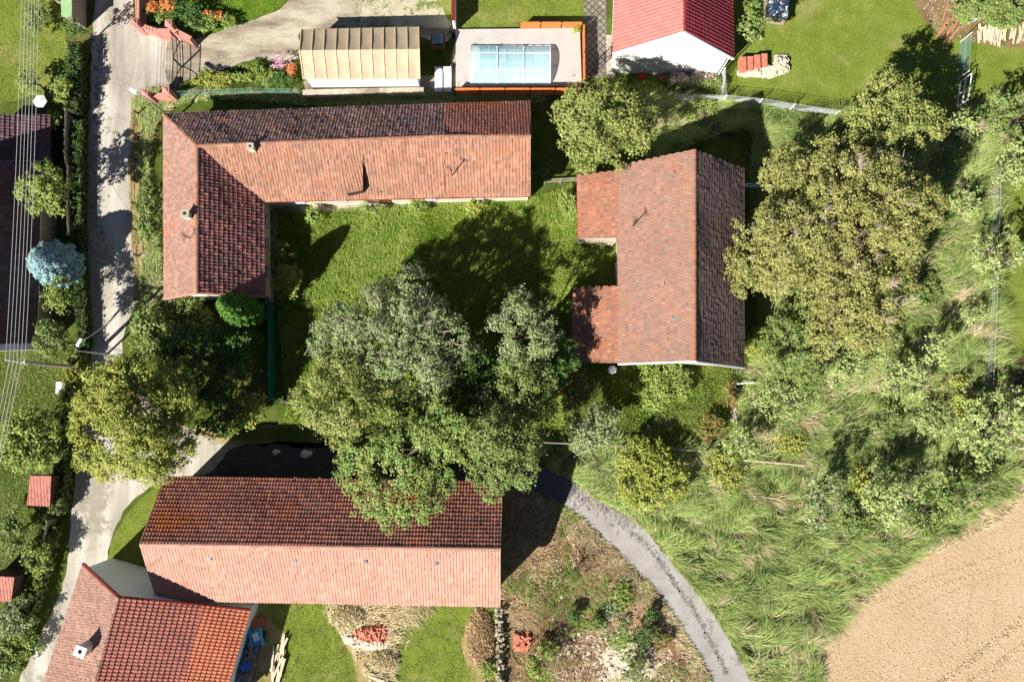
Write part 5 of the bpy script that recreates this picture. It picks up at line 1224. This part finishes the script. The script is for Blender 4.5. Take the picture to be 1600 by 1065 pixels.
# loungers
def lounger(label, px, py):
    p = P(px, py); root = thing('sun_lounger', label, 'sun lounger', p, 'white loungers beside the pool terrace')
    b = MB(); b.box((p.x, p.y-.3, .33), (.6,1.3,.06)); b.box((p.x-.27, p.y-.3, .38), (.06,1.3,.06)); b.box((p.x+.27, p.y-.3, .38), (.06,1.3,.06)); b.build('seat', M['white_paint'], root)
    k = MB(); k.bar((p.x, p.y+.34, .36), (p.x, p.y+.92, .75), .6, .06); k.build('backrest', M['white_paint'], root)
    for sx in (-.25,.25):
        for sy in (-.85,.3): l = MB(); l.box((p.x+sx, p.y+sy, .15), (.06,.06,.3)); l.build('leg', M['white_paint'], root)
lounger('left one of two white sun loungers beside the pool terrace', 686, 128); lounger('right one of two white sun loungers beside the pool terrace', 700, 128)
# dark paving beside the terrace
pm_ = NT('dark_diamond_paving', .9, .2); br_ = pm_.new('ShaderNodeTexBrick'); br_.inputs['Scale'].default_value = 1.0; br_.offset = 0
br_.inputs['Color1'].default_value = rgb(120,112,104); br_.inputs['Color2'].default_value = rgb(142,134,124); br_.inputs['Mortar'].default_value = rgb(74,68,62); br_.inputs['Mortar Size'].default_value = .04; br_.inputs['Brick Width'].default_value = .42; br_.inputs['Row Height'].default_value = .42
pm_.l(pm_.coord((1,1,1),(0,0,R(45))), br_.inputs['Vector']); pm_.color(br_.outputs[0])
sheet('paved_path', [(912,-60),(946,-60),(948,60),(948,122),(914,122)], Z*4, pm_.m, 0, True)
sheet('house_apron', [(947,55),(962,55),(962,122),(948,122)], Z*5, M['concrete'], 0, True)

# ------------------------------------------------------------------ small things
def brick_pile(name, label, cat, pts, ht, m, seed, n, s=(.25,.12,.07), neat=False):
    r = random.Random(seed); b = MB(); x = [p[0] for p in pts]; y = [p[1] for p in pts]; poly = [(P(*p).x, P(*p).y) for p in pts]
    cx, cy = sum(p[0] for p in poly)/len(poly), sum(p[1] for p in poly)/len(poly)
    x0, x1 = min(p[0] for p in poly), max(p[0] for p in poly); y0, y1 = min(p[1] for p in poly), max(p[1] for p in poly); k = 0
    for _ in range(n*4):
        if k >= n: break
        a, c = r.uniform(x0, x1), r.uniform(y0, y1)
        if not inside(np.array([a]), np.array([c]), poly)[0]: continue
        e = 1-min(1, max(abs(a-cx)/((x1-x0)/2), abs(c-cy)/((y1-y0)/2))); z = ht*min(1, e*2.2)*r.uniform(.3,1)+.03
        q = r.uniform(.8,1.3); b.box((a, c, z), (s[0]*q, s[1]*q, s[2]*q), 0 if neat else r.uniform(0,3.1), taper=r.uniform(.85,1)); k += 1
    for i in range(1): b.prism([(cx+(p[0]-cx)*1.02, cy+(p[1]-cy)*1.02) for p in poly], 0, ht*.3+.04)
    o = b.build(name, m); tag(o, label, cat); return o
redb = tile_mat('red_bricks', [rgb(190,110,90), rgb(208,134,110), rgb(176,100,82)], rgb(196,130,100), .4, 2)
paleb = tile_mat('pale_blocks', [rgb(214,204,182), rgb(196,184,160), rgb(226,218,200)], rgb(160,150,120), .4, 2)
brick_pile('rubble_heap', 'red brick rubble heap on dry ground below the long barn', 'rubble', [(546,990),(580,975),(608,974),(608,998),(580,1006),(552,1000)], .5, redb, 1, 330)
brick_pile('rubble_heap', 'pale block rubble beneath the red heap below the long barn', 'rubble', [(534,990),(552,988),(575,1000),(608,998),(612,1012),(575,1014),(540,1002)], .4, paleb, 2, 260, (.2,.16,.14))
brick_pile('rubble_heap', 'orange brick heap on the rough plot beside the stone wall', 'rubble', [(802,990),(824,984),(834,998),(822,1016),(803,1014)], .45, redb, 3, 200)
brick_pile('rubble_heap', 'pale stones scattered at the bottom of the rough plot', 'rubble', [(920,1045),(950,1010),(1005,1000),(1035,1040),(1000,1075),(930,1075)], .15, paleb, 5, 110, (.16,.13,.1))
brick_pile('pale_blocks', 'pale stone blocks heaped below the red brick stacks on the lawn', 'blocks', [(1152,112),(1205,108),(1212,88),(1228,88),(1232,112),(1208,122),(1156,120)], .5, paleb, 4, 240, (.24,.2,.14))
for i, (px, py, rz, h_, lab) in enumerate([(1162,99,.05,.75,'leftmost'),(1173,98,.02,.7,'second from the left'),(1184,96,-.04,.72,'third from the left'),(1195,94,.06,.66,'rightmost')]):
    p = P(px, py, h_); b = MB()
    for a in range(4):
        for c in range(8):
            for z in range(int(h_/.09)):
                b.box((p.x+(a-1.5)*.115+rnd.uniform(-.01,.01), p.y+(c-3.5)*.14+rnd.uniform(-.01,.01), .045+z*.09), (.105,.13,.08), rnd.uniform(-.05,.05))
    o = b.build('brick_stack', redb); tag(o, lab+' of the four stacks of red bricks on the lawn', 'bricks', 'red brick stacks on the lawn')
# straw mound
def mound(name, label, cat, px, py, rx, ry, ht, m, seed=1, nb_=2600, lm=None, asp_n=24):
    r = np.random.default_rng(seed); p = P(px, py); ax, ay = rx*.05, ry*.05; root = thing(name, label, cat, (p.x, p.y, 0)); n = asp_n; vs = []; b = MB()
    for j in range(n+1):
        for i in range(n+1):
            u, v = i/n*2-1, j/n*2-1; d = u*u+v*v; h = ht*max(0, 1-d)**.7*(1+.3*r.normal()*.5); vs.append((p.x+u*ax, p.y+v*ay, max(h, -.02)))
    b.add(vs, [(j*(n+1)+i, j*(n+1)+i+1, (j+1)*(n+1)+i+1, (j+1)*(n+1)+i) for j in range(n) for i in range(n) if (i/n*2-1)**2+(j/n*2-1)**2 < 1.05]); b.build('heap', m, root, True)
    a = r.uniform(0,6.28,nb_); q = r.random(nb_)**.5; x = np.cos(a)*q; y = np.sin(a)*q; z = ht*np.maximum(0,1-q*q)**.7
    c = np.stack([p.x+x*ax, p.y+y*ay, z+.04], 1); V = leaves(c, np.tile([[0,0,1.]], (nb_,1)), 3, .2, .2, r, .4, .8); V[:,2] = np.maximum(V[:,2], .02)
    np_mesh('straw', V, quads(len(V)//4), lm or L['brown'], root); return root
mound('straw_mound', 'long rusty straw mound beside the crumbling stone wall', 'straw heap', 752, 995, 20, 42, .6, G['garden'], 2)
mound('dry_heap', 'pale heap of dry cuttings against the long barn eave', 'cuttings', 545, 962, 28, 16, .5, G['verge'], 3, 1800, L['straw'])
mound('dry_heap', 'pale trail of dry cuttings between the two lawns', 'cuttings', 600, 1030, 22, 16, .35, G['verge'], 4, 1500, L['straw'])
def plank_pile(label, pts, n, m, ln, seed=1, z=.1, wd=.14, name='plank_pile', ang=None):
    r = random.Random(seed); b = MB()
    for i in range(n):
        p = P(r.uniform(pts[0], pts[2]), r.uniform(pts[1], pts[3])); a = (ang if ang is not None else 1.4)+r.uniform(-.25,.25); l = ln*r.uniform(.6,1); d = Vector((math.cos(a), math.sin(a), 0))*l/2; zz = z*r.uniform(.3,2.5)
        b.bar(p-d+Vector((0,0,zz)), p+d+Vector((0,0,zz+r.uniform(0,.1))), wd, .04)
    o = b.build(name, m); tag(o, label, 'planks'); return o
plank_pile('pale broken planks heaped at the left end of the lower lawn', (425,1010,445,1062), 16, M['pale_wood'], 2.2, 1)
plank_pile('loose pale boards at the bottom edge between the two lawns', (578,1052,604,1068), 8, M['pale_wood'], 1.3, 2, ang=-.4)
plank_pile('reddish boards lying on bare soil near the top right corner', (1466,20,1496,60), 7, simple('reddish_board', rgb(176,120,90), .85), 2.0, 3, ang=1.0)
plank_pile('long row of pale planks under the bush in the top right corner', (1525,48,1610,62), 44, M['pale_wood'], 1.6, 4, ang=1.45, z=.16)
plank_pile('boards stacked in the gap between the long barn and the village house', (322,942,385,950), 14, M['grey_wood'], 1.6, 5, ang=.2)
# white frame gate at upper right
def frame_gate():
    a, c = P(1500,128), P(1494,168); root = thing('frame_gate', 'white tubular gate frame in the shade of the olive tree, upper right', 'gate', a); f = MB(); up = Vector((0,0,1))
    for z in (.1,.85,1.6): f.bar(a+up*z, c+up*z, .06)
    for t in (0,.5,1): q = a.lerp(c, t); f.bar(q, q+up*1.6, .06)
    f.build('frame', M['white_paint'], root)
frame_gate()
b = MB(); p = P(1512,28); 
bowl = thing('water_tub', 'white round tub at the end of the planks in the top right', 'tub', p); b.lathe((p.x,p.y,0), [(.45,0),(.6,.5),(.56,.5),(.42,.12),(.0,.12)], 18); b.build('shell', M['white_paint'], bowl)
# parasol
p = P(84,172); par = thing('parasol', 'white hexagonal parasol beside the plum outbuilding', 'parasol', p); b = MB(); b.tube([p, p+Vector((0,0,1.95))], .025, 6); b.build('pole', M['grey_metal'], par)
b = MB(); n = 6; ap = p+Vector((0,0,1.98)); rim = [p+Vector((math.cos(i*math.pi/3)*.55, math.sin(i*math.pi/3)*.55, 1.8)) for i in range(n)]; b.add([ap]+rim, [(0,i+1,(i+1)%n+1) for i in range(n)]); b.build('canopy', M['white_paint'], par)
# garden table
p = P(104,606); tb_ = thing('garden_table', 'small white table with chairs folded against it left of the clipped hedge', 'table', p)
b = MB(); b.box((p.x,p.y,.72), (.8,.9,.05)); b.build('tabletop', M['white_paint'], tb_)
for sx in (-.32,.32):
    for sy in (-.36,.36): b = MB(); b.box((p.x+sx,p.y+sy,.35), (.05,.05,.7)); b.build('leg', M['white_paint'], tb_)
# round plastic barrels / tanks
def barrel(label, px, py, r_, ht, m, z=0):
    p = P(px, py, z); root = thing('barrel', label, 'barrel', p); b = MB(); b.lathe((p.x,p.y,z), [(r_*.9,0),(r_,.1*ht),(r_*1.03,.5*ht),(r_,.9*ht),(r_*.92,ht)], 20); b.build('drum', m, root)
    k = MB(); k.lathe((p.x,p.y,z+ht), [(r_*.97,-.02),(r_*.97,.03),(r_*.85,.05)], 20); k.build('lid', m, root); return root
barrel('pale blue barrel in the shade north of the courtyard grove', 746, 546, .42, .9, simple('pale_blue_plastic', rgb(150,190,200), .5))
barrel('white barrel at the shaded corner below the barn lean-to', 955, 578, .32, .8, M['white_paint'])
barrel('white drum in the hedge above the tiny shed on the left', 50, 873, .3, .8, M['white_paint'])
# greenhouse cut by the top edge
gh = thing('cold_frame', 'silver glazed cold frame cut by the top edge beside the lawn', 'cold frame', P(1215,10)); b = MB(); b.prism([P(1200,26,1.0), P(1230,30,1.0), P(1236,-30,1.0), P(1200,-30,1.0)], 0, .95); b.build('box', M['grey_wood'], gh)
b = MB(); q = [P(1200,26,1.0), P(1230,30,1.0), P(1236,-30,1.0), P(1200,-30,1.0)]; b.prism([v for v in q], .96, 1.0); b.build('glazing', simple('cold_frame_film', rgb(225,228,228), .6, .2, 2, .3), gh)
b = MB()
for i in range(4): b.bar(vz(q[i],1.02), vz(q[(i+1)%4],1.02), .07)
b.bar(vz((q[0]+q[1])/2,1.02), vz((q[2]+q[3])/2,1.02), .05); b.build('frame', M['grey_metal'], gh)
for px, py, lab in ((431,706,'smaller white sack left on the shaded yard north of the long barn'), (477,709,'larger white sack left on the shaded yard north of the long barn')):
    p = P(px, py); b = MB(); k = .8 if px < 450 else 1.2; b.lathe((p.x,p.y,0), [(.22*k,0),(.3*k,.08),(.27*k,.2),(.1*k,.3),(.14*k,.36)], 9); b.lathe((p.x+.3*k,p.y+.05,0), [(.16*k,0),(.2*k,.07),(.1*k,.17),(.02,.2)], 8); o = b.build('sack', M['white_paint'], None, True); tag(o, lab, 'sack')
# red crates at the foot of the gable
for px, py, lab in ((1003,121,'red flower box at the left foot of the white gable'), (1036,124,'red flower box in the middle of the white gable foot')):
    p = P(px, py); b = MB(); b.box((p.x,p.y,.14), (.55,.35,.28), .1); b.box((p.x,p.y,.29), (.6,.4,.05), .1); o = b.build('flower_box', simple('red_plastic', rgb(200,50,44), .5)); tag(o, lab, 'flower box')
# trailer and junk at the village house
p = P(405,990); tr = thing('handcart', 'blue and white handcart behind the village house', 'cart', p)
b = MB(); b.box((p.x,p.y,.55), (.9,1.3,.12), .2); b.box((p.x-.4,p.y,.75), (.06,1.3,.35), .2); b.box((p.x+.4,p.y,.75), (.06,1.3,.35), .2); b.build('tray', simple('sky_blue_paint', rgb(70,150,200), .5), tr)
b = MB(); b.box((p.x,p.y,.66), (.5,.6,.12), .4); b.build('load', M['white_paint'], tr)
for s in (-1,1): b = MB(); b.tube([(p.x+s*.45,p.y,.28),(p.x+s*.55,p.y,.28)], .28, 12); b.build('wheel', M['black_metal'], tr)
barrel('blue barrel against the orange roof edge of the village house', 388, 1036, .32, .8, simple('blue_plastic', rgb(40,90,190), .4))
brick_pile('scrap_heap', 'jumbled scrap along the right wall of the village house', 'scrap', [(392,985),(405,1005),(392,1060),(370,1068),(378,1020)], .6, tile_mat('mixed_scrap', [rgb(60,60,60), rgb(150,150,150), rgb(120,80,60), rgb(180,180,175), rgb(60,90,110)], rgb(60,50,40), .3, 2), 9, 110, (.4,.12,.1))
p = P(404,970); b = MB(); b.box((p.x,p.y,.3), (.9,.6,.5), .3); b.box((p.x,p.y,.6), (1.0,.7,.12), .3); o = b.build('firewood_box', simple('red_brown_wood', rgb(150,90,66), .8)); tag(o, 'reddish wooden box at the top left of the lower lawn', 'box')
# rain tarp/teal container by the shed
p = P(90,738,1.0); b = MB(); b.box((p.x,p.y,.5), (.6,.8,1.0)); b.box((p.x,p.y,1.03), (.68,.88,.06)); o = b.build('compost_bin', simple('teal_plastic', rgb(50,130,115), .5)); tag(o, 'teal compost bin beside the small red-roofed shed', 'bin')

# street lamps
def lamp(label, hx, hy, hgt, arm=1.2, ang=0):
    hd = P(hx, hy, hgt); d = Vector((math.cos(ang), math.sin(ang), 0)); base = vz(hd-d*arm, 0); root = thing('street_lamp', label, 'street lamp', base)
    b = MB(); b.tube([base, base+Vector((0,0,hgt-.3))], [.09,.06], 8); b.tube([base+Vector((0,0,hgt-.3)), base+d*arm*.4+Vector((0,0,hgt)), base+d*arm+Vector((0,0,hgt))], [.05,.04,.035], 6); b.build('mast', M['grey_metal'], root)
    k = MB(); c = hd+d*.2; k.box((c.x,c.y,hgt), (.72,.28,.14), ang, taper=.7); k.build('lamp_head', M['white_paint'], root); return root
lamp('street lamp with white head over the road beside the lower salmon pillars', 212, 144, 4.2, 1.2, R(150))
lamp('street lamp with white head over the hedge left of the road', 122, 538, 4.5, .5, R(60))

# ------------------------------------------------------------------ power line
zt = 6.9
pp = P(40,566,zt); pole = thing('utility_pole', 'concrete utility pole with cross-arm below the dark roof at the left edge', 'pole', (pp.x, pp.y, 0))
b = MB(); b.tube([(pp.x,pp.y,0),(pp.x,pp.y,zt+.2)], [.17,.11], 8); b.build('mast', M['concrete'], pole)
ea, eb = P(12,562,zt), P(42,568,zt); b = MB(); b.bar(ea+Vector((-.1,0,0)), eb+Vector((.2,0,0)), .1, .12); b.build('crossarm', M['grey_metal'], pole)
ins = []
for i in range(6):
    q = ea.lerp(eb, i/5); k = MB(); k.lathe((q.x,q.y,zt+.05), [(.03,0),(.055,.06),(.03,.1),(.05,.15),(.02,.2)], 8); k.build('insulator', M['white_paint'], pole); ins.append(q+Vector((0,0,.22)))
far_n = [P(x, -160, 7.4) for x in (36,42,47,52,56,62)]; far_s = [P(x, 900, 6.6) for x in (-62,-58,-52,-47,-42,-37)]
def cable(a, c, sag, label, grp):
    b = MB(); n = 24; b.tube([a.lerp(c, i/n)-Vector((0,0,sag*4*(i/n)*(1-i/n))) for i in range(n+1)], .015 if grp else .01, 5); o = b.build('power_cable', M['cable']); tag(o, label, 'cable', grp)
for i in range(6): cable(ins[i], far_n[i], .35, 'pale overhead cable running up from the utility pole over the left roofs', 'cables running up from the utility pole')
for i in range(1,5): cable(ins[i], far_s[i], .15, 'pale overhead cable running down-left from the utility pole', 'cables running down from the utility pole')
cable(P(122,538,4.6), P(216,470,3.4), .1, 'thin service cable crossing the road at the street lamp', None)
